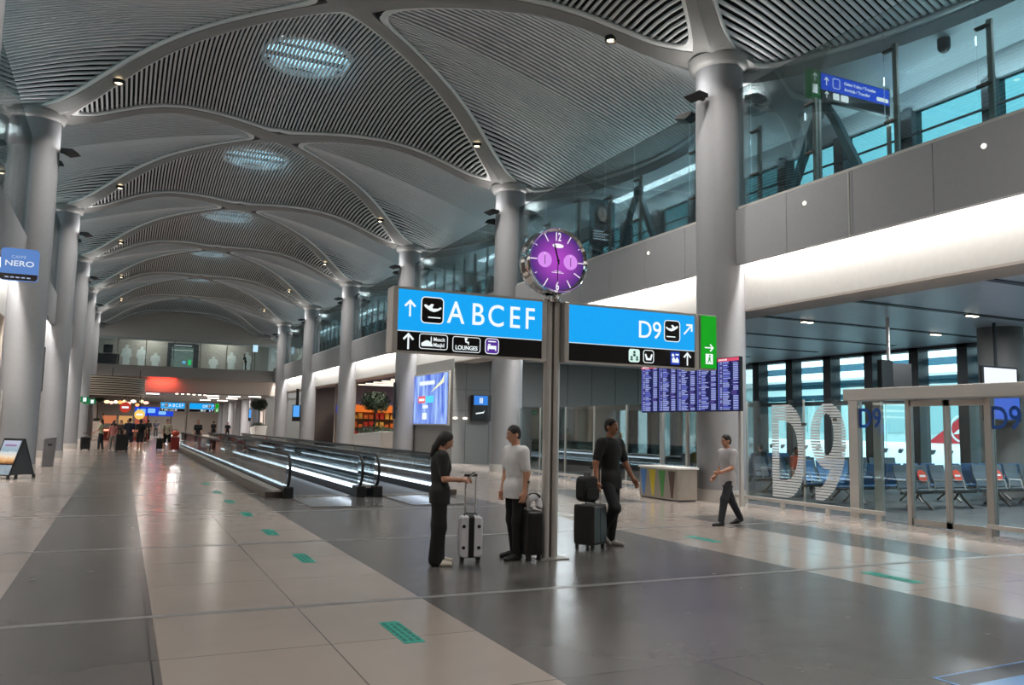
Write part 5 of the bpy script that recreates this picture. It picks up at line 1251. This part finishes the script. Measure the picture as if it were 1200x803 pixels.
# ---------------------------------------------------------------- people: one smooth body surface each, clothing and hair as parts
def sdf_mesh(prims, res, k, floor=None):
    lo = np.array([1e9]*3); hi = -lo
    bb = []
    for p in prims:
        if p[0] == 'c':
            a, b, ra, rb = np.array(p[1], float), np.array(p[2], float), p[3], p[4]; r = max(ra, rb)
            l, h = np.minimum(a, b)-r, np.maximum(a, b)+r
        else:
            c, r = np.array(p[1], float), np.array(p[2], float); m = r.max() if p[3] is not None else r; l, h = c-m, c+m
        bb.append((l, h)); lo = np.minimum(lo, l); hi = np.maximum(hi, h)
    mg = k+2.5*res; lo = lo-mg; hi = hi+mg
    n = np.ceil((hi-lo)/res).astype(int)+1
    F = np.full(n, 1.0, dtype=np.float32)
    ax = [lo[i]+res*np.arange(n[i]) for i in range(3)]
    for p, (l, h) in zip(prims, bb):
        i0 = np.maximum(0, np.floor((l-mg-lo)/res).astype(int)); i1 = np.minimum(n, np.ceil((h+mg-lo)/res).astype(int)+1)
        X, Y, Z = np.meshgrid(ax[0][i0[0]:i1[0]], ax[1][i0[1]:i1[1]], ax[2][i0[2]:i1[2]], indexing='ij')
        q = np.stack([X, Y, Z], -1)
        if p[0] == 'c':
            a, b, ra, rb = np.array(p[1], float), np.array(p[2], float), p[3], p[4]
            ba = b-a; L = ba@ba+1e-12; t = np.clip(((q-a)@ba)/L, 0, 1)
            d = np.linalg.norm(q-a-t[..., None]*ba, axis=-1)-(ra+(rb-ra)*t)
        else:
            c, r = np.array(p[1], float), np.array(p[2], float); v = q-c
            if p[3] is not None: v = v @ np.array(p[3])
            k0 = np.linalg.norm(v/r, axis=-1); k1 = np.linalg.norm(v/(r*r), axis=-1)+1e-9; d = k0*(k0-1)/k1
        S = F[i0[0]:i1[0], i0[1]:i1[1], i0[2]:i1[2]]
        hh = np.maximum(k-np.abs(S-d), 0)/k
        F[i0[0]:i1[0], i0[1]:i1[1], i0[2]:i1[2]] = np.minimum(S, d)-hh*hh*k/4
    if floor is not None:
        Zg = ax[2][None, None, :]; F = np.maximum(F, floor-Zg)
    s = F < 0
    # surface nets
    C = np.zeros(np.array(F.shape)-1, dtype=bool)
    acc = np.zeros(C.shape+(3,), np.float32); cnt = np.zeros(C.shape, np.float32)
    nx_, ny_, nz_ = C.shape
    def sub(A, o): return A[o[0]:o[0]+nx_, o[1]:o[1]+ny_, o[2]:o[2]+nz_]
    for axis in range(3):
        u, v = [i for i in range(3) if i != axis]
        for du in (0, 1):
            for dv in (0, 1):
                o = [0, 0, 0]; o[u] = du; o[v] = dv; o2 = list(o); o2[axis] = 1
                fa, fb = sub(F, o), sub(F, o2); cr = (fa < 0) != (fb < 0)
                t = np.where(cr, fa/(fa-fb+1e-12), 0)
                e = np.zeros(C.shape+(3,), np.float32); e[..., u] = du; e[..., v] = dv; e[..., axis] = t
                acc += e*cr[..., None]; cnt += cr
    act = cnt > 0; idx = -np.ones(C.shape, int); idx[act] = np.arange(act.sum())
    P_ = np.argwhere(act)+acc[act]/cnt[act][:, None]; V = lo+P_*res
    faces = []
    for axis in range(3):
        u, v = [(1, 2), (2, 0), (0, 1)][axis]
        a = [slice(None)]*3; b = [slice(None)]*3; a[axis] = slice(0, -1); b[axis] = slice(1, None)
        sa, sb = s[tuple(a)], s[tuple(b)]; E = np.argwhere(sa != sb)
        E = E[(E[:, u] > 0) & (E[:, v] > 0) & (E[:, u] < C.shape[u]) & (E[:, v] < C.shape[v])]
        if len(E) == 0: continue
        flip = sa[tuple(E.T)]
        def at_(du, dv): q = E.copy(); q[:, u] -= du; q[:, v] -= dv; return idx[tuple(q.T)]
        Q = np.stack([at_(1, 1), at_(0, 1), at_(0, 0), at_(1, 0)], 1)
        Q[~flip] = Q[~flip][:, ::-1]; faces.append(Q[(Q >= 0).all(1)])
    return V, np.concatenate(faces)
def sdf_obj(name, prims, m, parent, res, k=.03, floor=None):
    V, Q = sdf_mesh(prims, res, k, floor)
    me = bpy.data.meshes.new(name); me.from_pydata(V.tolist(), [], Q.tolist()); me.polygons.foreach_set('use_smooth', [True]*len(me.polygons)); me.materials.append(m); me.update()
    o = bpy.data.objects.new(name, me); COL.objects.link(o); o.parent = parent
    return o
def cloth(name, col='#0b0b0c', rough=.8): return mat('cloth_'+name, col, rough, noise=.18, scale=60, bump=.15)
SKIN = mat('skin', '#c08e74', .55, noise=.05); SKIN2 = mat('skin_tan', '#9c6a50', .55, noise=.05)
HAIR = mat('hair_dark', '#1a1412', .6, noise=.3, scale=90); HAIRB = mat('hair_brown', '#4a3324', .6, noise=.3, scale=90)

def person(label, loc, rz, h=1.72, fem=False, legs=((5, 5, 3), (-3, 8, 3)), arms=None, top=('black', '#141416'), sleeve='short', bottom=('black', '#111114'), bottom_len='long', wide=0., shoes=('white', '#d8d4cc'), hair=HAIR, longhair=False, headpitch=0, headyaw=0, lean=0, res=.0095, skin=SKIN, group=None, sit=False, hem=0., pale=None):
    t = thing('person', label, 'person', loc, rz, group)
    S = h/1.72
    V3 = lambda *a: np.array(a, float)
    def dr(fwd, out=0, s=1): f = math.radians(fwd); o = math.radians(out); return V3(s*math.sin(o), math.sin(f)*math.cos(o), -math.cos(f)*math.cos(o))
    J = {}
    lo = 1e9
    for i, s in ((0, -1), (1, 1)):
        a, kb, o = legs[i]
        hip = V3(s*.088*S, 0, 0); knee = hip+dr(a, o, s)*.415*S; ank = knee+dr(a-kb, o*.3, s)*.415*S
        J[i] = [hip, knee, ank, a-kb]; lo = min(lo, ank[2])
    pz = -lo+.075*S
    if sit: pz = .50
    up = V3(0, math.sin(math.radians(lean)), math.cos(math.radians(lean)))
    pel = V3(0, 0, pz); chest = pel+up*.36*S; neck = pel+up*.535*S
    sw = (.165 if fem else .19)*S
    if arms is None: arms = [((8, 10), (18, 4)), ((8, 10), (18, 4))]
    sk = []; shirt = []; pants = []; shoe = []
    def E(l, c, r, M=None): l.append(('e', c, r, M))
    def Cc(l, a, b, ra, rb): l.append(('c', a, b, ra, rb))
    b = .9 if fem else 1.
    for l, g in ((sk, 0), (shirt, .016*S)):
        E(l, pel+up*.02*S, V3(.160*S+g, .105*S+g, .12*S)); E(l, pel+up*.20*S, V3(.142*b*S+g, .098*S+g, .17*S)); E(l, chest+up*.01*S, V3(.168*b*S+g, .112*S+g, .19*S))
        Cc(l, neck-up*.05*S+V3(-sw*.82, 0, -.01*S), neck-up*.05*S+V3(sw*.82, 0, -.01*S), .062*S+g*.8, .062*S+g*.8)
    if hem: Cc(shirt, pel+V3(-.06*S, 0, -.20*S), pel+V3(-.055*S, 0, .02*S), .128*S, .122*S); Cc(shirt, pel+V3(.06*S, 0, -.20*S), pel+V3(.055*S, 0, .02*S), .128*S, .122*S)
    if fem: E(shirt, chest+V3(0, .075*S, -.03*S), V3(.13*S, .06*S, .07*S))
    E(pants, pel+up*-.02*S, V3(.166*S, .110*S, .12*S))
    hd = neck+up*.055*S; fw = V3(math.sin(math.radians(headyaw)), math.cos(math.radians(headyaw)), 0); pt_ = math.radians(headpitch)
    hf = fw*math.cos(pt_)-V3(0, 0, 1)*math.sin(pt_); hu = fw*math.sin(pt_)+V3(0, 0, 1)*math.cos(pt_); hr = np.cross(hf, hu)
    HM = np.stack([hr, hf, hu], 1)
    hc = hd+hu*.115*S+hf*.02*S
    Cc(sk, neck-up*.06*S, hd+hu*.03*S, .058*S, .052*S)
    E(sk, hc+hu*.018*S-hf*.012*S, V3(.073, .092, .088)*S, HM); E(sk, hc+hf*.028*S-hu*.045*S, V3(.054, .058, .066)*S, HM)
    face = []
    Cc(face, hc+hf*.088*S+hu*.005*S, hc+hf*.104*S-hu*.026*S, .009*S, .014*S)
    for s in (-1, 1): E(face, hc+hr*s*.074*S-hf*.008*S-hu*.012*S, V3(.011, .02, .03)*S, HM)
    hp = []
    E(hp, hc+hu*.034*S-hf*.022*S, V3(.083, .092, .090)*S, HM); E(hp, hc-hf*.05*S-hu*.005*S, V3(.078, .062, .085)*S, HM)
    if longhair:
        Cc(hp, hc-hf*.07*S-hu*.02*S, hc-hf*.085*S-hu*.15*S, .06*S, .045*S); Cc(hp, hc-hf*.085*S-hu*.15*S, hc-hf*.08*S-hu*.26*S, .045*S, .025*S)
        for s in (-1, 1): Cc(hp, hc+hr*s*.07*S-hf*.01*S+hu*.02*S, hc+hr*s*.065*S-hf*.025*S-hu*.08*S, .026*S, .02*S)
    fingers = []
    for i, s in ((0, -1), (1, 1)):
        (ua, uo), (fa, fo) = arms[i][:2]
        sh = neck-up*.055*S+V3(s*sw, 0, -.005*S); el = sh+dr(ua, uo, s)*.285*S; wr = el+dr(fa, fo, s)*.25*S
        hdir = dr(fa+8, fo, s)
        Cc(sk, sh, el, .052*b*S, .042*b*S); Cc(sk, el, wr, .042*b*S, .028*b*S)
        if sleeve != 'none':
            e2 = sh+(el-sh)*(1 if sleeve == 'long' else .75)
            Cc(shirt, sh, e2, .068*b*S, (.058 if sleeve == 'long' else .060)*b*S)
            if sleeve == 'long': Cc(shirt, el, wr-(wr-el)*.05, .056*b*S, .042*b*S)
        # hand: palm, four bent fingers, thumb from the side
        side_ = V3(0, 1, 0)-hdir*hdir[1]; side_ = side_/(np.linalg.norm(side_)+1e-9) if np.linalg.norm(side_) > .2 else V3(0, 0, 1)
        pn = np.cross(hdir, side_); pn = pn*(-s if pn[0]*s > 0 else s) if False else pn
        if pn[0]*s > 0: pn = -pn
        pc = wr+hdir*.045*S
        Cc(sk, wr+side_*.012*S, pc+side_*.018*S, .021*S, .02*S); Cc(sk, wr-side_*.012*S, pc-side_*.02*S, .021*S, .019*S)
        kn = wr+hdir*.085*S
        for j, (of, L) in enumerate(((.030, .068), (.010, .076), (-.010, .070), (-.029, .055))):
            a0 = pc+side_*of*.9*S+hdir*.03*S; a1 = a0+(hdir*.85+pn*.35)*L*.55*S; a2 = a1+(hdir*.35+pn*.95)*L*.5*S
            Cc(fingers, a0, a1, .0105*S, .0095*S); Cc(fingers, a1, a2, .0095*S, .008*S)
        b0 = wr+hdir*.02*S+side_*.028*S; b1 = b0+(side_*.6+hdir*.7+pn*.35)*.038*S; b2 = b1+(hdir*.85+pn*.5)*.03*S
        Cc(fingers, b0, b1, .013*S, .011*S); Cc(fingers, b1, b2, .011*S, .009*S)
        J['hand%d' % i] = wr+hdir*.09*S
    for i, s in ((0, -1), (1, 1)):
        hip, knee, ank, fa = J[i]; hip = hip+pel; knee = knee+pel; ank = ank+pel
        Cc(sk, hip, knee, .082*S, .055*S); Cc(sk, knee, ank, .055*S, .037*S); Cc(sk, knee+(ank-knee)*.25-V3(0, .012*S, 0), knee+(ank-knee)*.4-V3(0, .012*S, 0), .05*S, .045*S)
        pitch_ = fa*.55 if fa < -8 else 0
        fd = V3(s*.12, math.cos(math.radians(pitch_)), math.sin(math.radians(pitch_))); fd /= np.linalg.norm(fd)
        heel = ank-V3(0, .03*S, .045*S); toe = heel+fd*.20*S; 
        Cc(sk, ank, heel+V3(0, 0, .01), .036*S, .036*S); Cc(sk, heel+fd*.05*S+V3(0, 0, .01), toe, .035*S, .026*S)
        Cc(shoe, heel, heel+fd*.10*S, .043*S, .047*S); Cc(shoe, heel+fd*.10*S, toe+fd*.015*S-V3(0, 0, .008*S), .046*S, .034*S); Cc(shoe, ank+V3(0, 0, -.02*S), heel+V3(0, 0, .012), .045*S, .045*S)
        if bottom_len == 'long':
            Cc(pants, hip, knee, .088*S, (.074+wide*.6)*S); Cc(pants, knee, ank+V3(0, 0, .0), (.074+wide*.6)*S, (.058+wide)*S)
        else:
            e2 = hip+(knee-hip)*.92; Cc(pants, hip, e2, .105*S, .09*S)
    fl_ = None if sit else .001
    k = max(.028, res*1.6)
    body = sdf_obj('body', sk+face+fingers, skin, t, res, k=.022*S if res < .012 else k, floor=None)
    ins = lambda nm, pr, m, kk=k, fl=None: sdf_obj(nm, pr, m, t, res, kk, fl)
    ins('shirt', shirt, cloth(*top), .05, pel[2]-.13*S if hem else None); ins('shorts' if bottom_len != 'long' else 'trousers', pants, cloth(*bottom), .04)
    for sh_i in (0, 1): 
        n_ = len(shoe)//2; ins('shoe', shoe[sh_i*n_:(sh_i+1)*n_], cloth('shoe_'+shoes[0], shoes[1], .5), .02, fl_ if not sit else None)
    ins('hair', hp, hair, .02)
    if res < .012:
        for s in (-1, 1):
            e = MB(); e.ell(tuple(hc+hf*.083*S+hr*s*.030*S+hu*.008*S), (.0115*S, .008*S, .0075*S), 12, 8); eo = e.build('eye', mat('eye_white', '#d8d2cc', .3), t, 60)
            e = MB(); e.ell(tuple(hc+hf*.0895*S+hr*s*.030*S+hu*.008*S), (.005*S, .004*S, .006*S), 10, 8); e.build('iris', M_blk, eo, 60)
            e = MB(); e.tube([tuple(hc+hf*.088*S+hr*s*(.018+.026*q)*S+hu*(.024+.004*math.sin(PI*q))*S-hf*.012*q*S) for q in (0, .33, .66, 1)], .0038*S, 6); e.build('eyebrow', hair, t, 60)
        e = MB(); e.tube([tuple(hc+hf*(.086-.012*abs(q))*S+hr*q*.022*S-hu*(.058-.003*q*q)*S) for q in (-1, -.5, 0, .5, 1)], .0058*S, 8); e.build('mouth', mat('lips', '#8c5048', .5), t, 60)
    return t, {k_: J[k_]+0 for k_ in ('hand0', 'hand1')}

def hand_world(t, p): return Matrix.Translation(t.location) @ Matrix.Rotation(t.rotation_euler[2], 4, 'Z') @ Vector(p)
near = 'travellers standing by the sign post'
pa, ha = person('person in black top and wide black trousers looking at a phone beside the white suitcase', (3.60, 9.72, 0), math.radians(-100), h=1.64, fem=True, legs=((2, 2, 2), (-2, 3, 2)), arms=[((10, 8), (80, -14)), ((4, 8), (88, -10))], top=('charcoal', '#1b1c1b'), sleeve='short', bottom=('black', '#09090a'), wide=.035, shoes=('cream', '#d9cfc0'), longhair=True, headpitch=28, hem=1)
ph = hand_world(pa, ha['hand1'])
t = thing('mobile_phone', 'pale mobile phone held up by the person in black beside the white suitcase', 'phone', (ph.x+.01, ph.y, ph.z+.03), math.radians(-100))
b = MB(); b.box(-.037, .037, -.006, .006, -.06, .085, M=Matrix.Rotation(math.radians(-50), 4, 'X')); b.build('case', mat('phone_pale', '#d8d6d4', .3), t, bevel=.004); b = MB(); b.box(-.034, .034, -.008, -.006, -.055, .08, M=Matrix.Rotation(math.radians(-50), 4, 'X')); b.build('screen', M_blk, t)
pb, hb = person('person in white T-shirt and black trousers holding the handle of a black suitcase', (4.70, 9.86, 0), math.radians(98), h=1.72, legs=((3, 3, 2), (-4, 4, 3)), arms=[((-6, 6), (8, 2)), ((0, 8), (14, -4))], top=('white', '#e4e3e3'), sleeve='short', bottom=('black', '#09090a'), shoes=('black_white', '#26262a'), headpitch=14, hem=1)
pc_, hc_ = person('person all in black stepping beside a grey suitcase with a bag on top', (6.50, 10.42, 0), math.radians(-162), h=1.86, legs=((-4, 4, 4), (26, 62, 2)), arms=[((10, 16), (30, 6)), ((2, 24), (10, 8))], top=('black', '#0d0d0e'), sleeve='short', bottom=('navy_black', '#0c0e13'), shoes=('grey', '#77736e'), headpitch=6, hem=1, skin=SKIN2)
pd, hd_ = person('person in light grey shirt walking past the gate glass', (10.15, 12.2, 0), math.radians(88), h=1.68, legs=((22, 10, 2), (-20, 12, 2)), arms=[((16, 8), (70, -6)), ((-8, 10), (40, 0))], top=('pale_grey', '#c2bec0'), sleeve='short', bottom=('slate', '#2a2c32'), shoes=('dark', '#1a1819'), headpitch=10, hem=1)

# ---------------------------------------------------------------- luggage
def suitcase(label, loc, rz, w=.38, d=.24, h=.55, col=('black', '#0e0e10'), handle=.45, strap=None, ribs=True, dots=False, rough=.4, group='rolling suitcases'):
    t = thing('rolling_suitcase', label, 'suitcase', loc, rz, group)
    m = mat('shell_'+col[0], col[1], rough, noise=.04); z0 = .075
    b = MB(); b.prism(rrect(-w/2, w/2, z0, z0+h, .045), (0, -d/2, 0), (1, 0, 0), (0, 0, 1), (0, d, 0)); b.build('shell', m, t, 50, bevel=.02, segs=3)
    if ribs:
        n_ = 6
        for i in range(n_):
            x = -w/2+.05+(w-.1)*i/(n_-1)
            for s in (-1, 1):
                b = MB(); b.box(x-.011, x+.011, s*d/2-.004, s*d/2+.004, z0+.05, z0+h-.05); b.build('shell_rib', m, t, bevel=.003)
    b = MB(); b.box(-w/2-.003, w/2+.003, -.008, .008, z0+.05, z0+h-.05); b.build('zip_seam', M_blk, t)
    for sx in (-1, 1):
        for sy in (-1, 1):
            cx, cy_ = sx*(w/2-.045), sy*(d/2-.04)
            b = MB(); b.cyl((cx-.012, cy_, .028), (cx+.012, cy_, .028), .028, n=16); wl = b.build('wheel', M_rub, t, 50); b = MB(); b.box(cx-.02, cx+.02, cy_-.018, cy_+.018, .035, z0+.01); b.build('wheel_fork', M_blk, wl)
    b = MB()
    if handle:
        for s in (-1, 1):
            p_ = MB(); p_.cyl((s*w*.22, d/2-.04, z0+h-.02), (s*w*.22, d/2-.04, z0+h+handle), .009, n=10); p_.build('handle_tube', M_stl, t, 50)
        b.tube([(-w*.22-.02, d/2-.04, z0+h+handle), (w*.22+.02, d/2-.04, z0+h+handle)], .016, 10); b.build('handle_grip', M_blk, t, 50)
    else:
        pass
    b = MB(); b.tube([(-.08, 0, z0+h), (-.07, 0, z0+h+.03), (.07, 0, z0+h+.03), (.08, 0, z0+h)], .01, 8); b.build('carry_handle', M_blk, t, 50)
    if strap:
        b = MB(); b.ring(rrect(-d/2-.006, d/2+.006, z0-.006, z0+h+.006, .03), rrect(-d/2, d/2, z0, z0+h, .028), (-.035, 0, 0), (0, 1, 0), (0, 0, 1), (.07, 0, 0)); b.build('strap', strap, t)
    if dots:
        for sx in (-1, 1):
            for zz in (z0+.12, z0+h-.12):
                b = MB(); b.cyl((sx*.095, -d/2-.006, zz), (sx*.095, -d/2+.002, zz), .022, n=18); b.build('corner_stud', M_blk, t, 50)
    return t
suitcase('white hard suitcase with black centre strap beside the person with the phone', (4.03, 9.74, 0), math.radians(-14), .29, .21, .50, ('white', '#d6d6dc'), .50, M_blk, False, True)
suitcase('black ribbed suitcase by the sign post, held by the person in white', (4.83, 9.70, 0), math.radians(95), .36, .22, .56, ('black', '#0c0c0e'), .36)
t = thing('travel_pouch', 'white and black neck pillow resting on the black suitcase by the post', 'pillow', (4.89, 9.70, .70))
b = MB(); b.tube([(.085*math.cos(a), .02*math.sin(a*2), .015+.085*math.sin(a)) for a in [math.radians(-40+260*i/16) for i in range(17)]], .045, 10); b.build('cushion', mat('pillow_white', '#c9c9cc', .8), t, 60); b = MB(); b.tube([(.115*math.cos(a), -.0, .015+.115*math.sin(a)) for a in [math.radians(200-160*i/10) for i in range(11)]], .028, 8); b.build('cover_edge', M_blk, t, 60)
suitcase('dark grey suitcase with a black bag on top beside the person in black', (6.08, 10.26, 0), math.radians(-62), .34, .36, .56, ('grey', '#2a2826'), .50)
t = thing('black_backpack', 'black backpack sitting on the dark grey suitcase', 'bag', (6.03, 10.28, .665), math.radians(15))
b = MB(); b.prism(rrect(-.15, .15, 0, .36, .09), (0, -.10, 0), (1, 0, 0), (0, 0, 1), (0, .19, 0)); b.build('bag_body', cloth('bag', '#0b0b0c'), t, 50, bevel=.03, segs=3); b = MB(); b.prism(rrect(-.12, .12, .03, .2, .05), (0, -.135, 0), (1, 0, 0), (0, 0, 1), (0, .04, 0)); b.build('front_pocket', cloth('bag'  , '#0b0b0c'), t, 50, bevel=.012)
b = MB(); b.tube([(-.05, 0, .355), (-.04, 0, .40), (.04, 0, .40), (.05, 0, .355)], .011, 8); b.build('top_loop', M_blk, t, 50)

# ---------------------------------------------------------------- the travellers far down the hall
RF = .022
FG = 'travellers far down the hall'
def far(label, x, y, rz, **k): return person(label, (x, y, 0), math.radians(rz), res=RF, group=FG, **k)
far('person in pale green top with dark trousers, leftmost of the far travellers', -1.06, 51.4, 70, h=1.75, fem=True, top=('sage', '#a5aa8c'), bottom=('denim', '#23303a'), longhair=True, arms=[((10, 30), (50, 10)), ((5, 10), (10, 5))])
far('person in pink top and pale trousers among the far travellers', -.45, 50.6, 20, h=1.62, fem=True, top=('pink', '#c87f78'), bottom=('stone', '#8c8580'), longhair=True)
far('person in dark clothes half hidden behind the big black suitcase', -.08, 53.2, 190, h=1.7, top=('brown', '#3a2a22'), bottom=('dark', '#1c1c20'))
far('person in navy T-shirt and long dark shorts, back to the camera', .36, 50.6, 10, h=1.84, top=('navy', '#1a2236'), bottom=('navy_short', '#161a26'), bottom_len='short', legs=((12, 6, 3), (-8, 8, 3)))
far('person in black top and short trousers right of the navy T-shirt', .93, 51.4, -10, h=1.8, fem=True, top=('black', '#141416'), bottom=('dark_short', '#1b1b20'), bottom_len='short', longhair=True, legs=((10, 4, 2), (-8, 10, 2)))
far('person in beige top and black shorts walking between two suitcases', 2.33, 51.2, 190, h=1.84, top=('beige', '#b8ae98'), bottom=('black', '#141416'), bottom_len='short', legs=((16, 4, 2), (-14, 14, 2)))
t = thing('black_backpack', 'black backpack worn by the far person in beige top', 'bag', (2.30, 51.40, 1.05), 0); b = MB(); b.prism(rrect(-.17, .17, 0, .45, .1), (0, 0, 0), (1, 0, 0), (0, 0, 1), (0, .16, 0)); b.build('bag_body', cloth('bag'), t, 50, bevel=.03)
for s in (-1, 1):
    b = MB(); b.tube([(s*.11, .02, .40), (s*.12, -.12, .44), (s*.13, -.30, .34), (s*.13, -.30, .1), (s*.12, 0, .05)], .022, 6); b.build('shoulder_strap', M_blk, t, 50)
far('person in black top riding the moving walkway', 4.3, 55.5, 180, h=1.8, top=('black', '#141416'), bottom=('tan_short', '#6a4a3c'), bottom_len='short', longhair=True, fem=True)
for i, (x, y, c, rz, lab) in enumerate(((3.0, 66., '#3a3430', 10, 'dark figure walking away right of the far beige traveller'), (1.5, 70., '#20242c', 190, 'dark figure far off behind the black top traveller'), (2.0, 78., '#4a4440', 0, 'brown figure far off near the far sign'), (-.6, 72., '#50382c', 10, 'brown figure near the glowing restaurant counter'), (.4, 76., '#2a2a38', 180, 'bluish figure near the glowing restaurant counter'), (7.9, 84., '#1c1c20', 10, 'dark figure at the far end of the walkway, left one'), (9.4, 86., '#24242c', 190, 'dark figure at the far end of the walkway, right one'), (1.2, 88., '#6a6460', 10, 'pale figure far under the deep blue sign'), (3.2, 95., '#30303a', 0, 'small dark figure farthest down the hall'))):
    far(lab, x, y, rz, h=1.72+.04*(i % 3), top=('far%d' % i, c), bottom=('far_leg', '#1e1e22'), legs=((14, 6, 2), (-12, 12, 2)), fem=bool(i % 2))
person('small dark person sitting at the rail of the far bridge', (10.9, 87., 7.0), math.radians(100), res=RF, sit=False, h=1.66, top=('black', '#141416'), bottom=('black', '#111114'), lean=18, group=FG)
suitcase('black suitcase with bag left of the person in pale green', (-1.80, 51.2, 0), .2, .46, .32, .66, ('black', '#0c0c0e'), .2)
suitcase('big black suitcase in front of the far travellers', (.02, 49.6, 0), .1, .6, .4, .86, ('black', '#0c0c0e'), .25)
suitcase('small black suitcase left of the beige traveller', (2.02, 52.6, 0), 0, .38, .26, .62, ('black', '#0c0c0e'), .3)
suitcase('red suitcase right of the beige traveller', (2.76, 51.0, 0), 0, .46, .34, .72, ('red', '#8c2a26'), .25)
t = thing('orange_bag', 'round orange bag lying on the red suitcase', 'bag', (2.76, 51.0, .83)); b = MB(); b.ell((0, 0, .16), (.22, .18, .18)); b.build('bag_body', mat('bag_orange', '#b8442c', .6), t, 60); b = MB(); b.tube([(-.1, 0, .3), (-.05, 0, .4), (.05, 0, .4), (.1, 0, .3)], .015, 6); b.build('bag_handle', M_blk, t)
suitcase('red suitcase with purple panel standing on the moving walkway', (4.5, 46.5, .03), 0, .5, .34, .62, ('crimson', '#8a3038'), .2); suitcase('dark suitcase standing on the moving walkway behind the red one', (4.75, 42.5, .03), 0, .36, .3, .5, ('slate', '#20262c'), .2)
# seated travellers inside the gate glass
SIT = dict(legs=((82, 82, 6), (82, 82, 6)), sit=True, res=.018)
GS = 'travellers seated behind the gate glass'
for (x, y, rz, c, lab) in ((22.3, 13.7, 180, '#8a8276', 'person in grey hoodie leaning on a bench right of the gate door'), (17.75, 18.3, 180, '#c8502c', 'person in orange top seated behind the white nine'), (16.4, 21.1, 180, '#b89a3c', 'person in mustard top seated behind the white D'), (18.2, 22.4, 0, '#e2e0dc', 'person in white shirt seated beyond the recycling station, left'), (20., 22.3, 0, '#24262c', 'person in dark top seated beyond the recycling station, right')):
    person(lab, (x, y, 0), math.radians(rz), top=('seat_'+c[1:], c), bottom=('black', '#111114'), shoes=('dark', '#1a1819'), group=GS, **SIT)
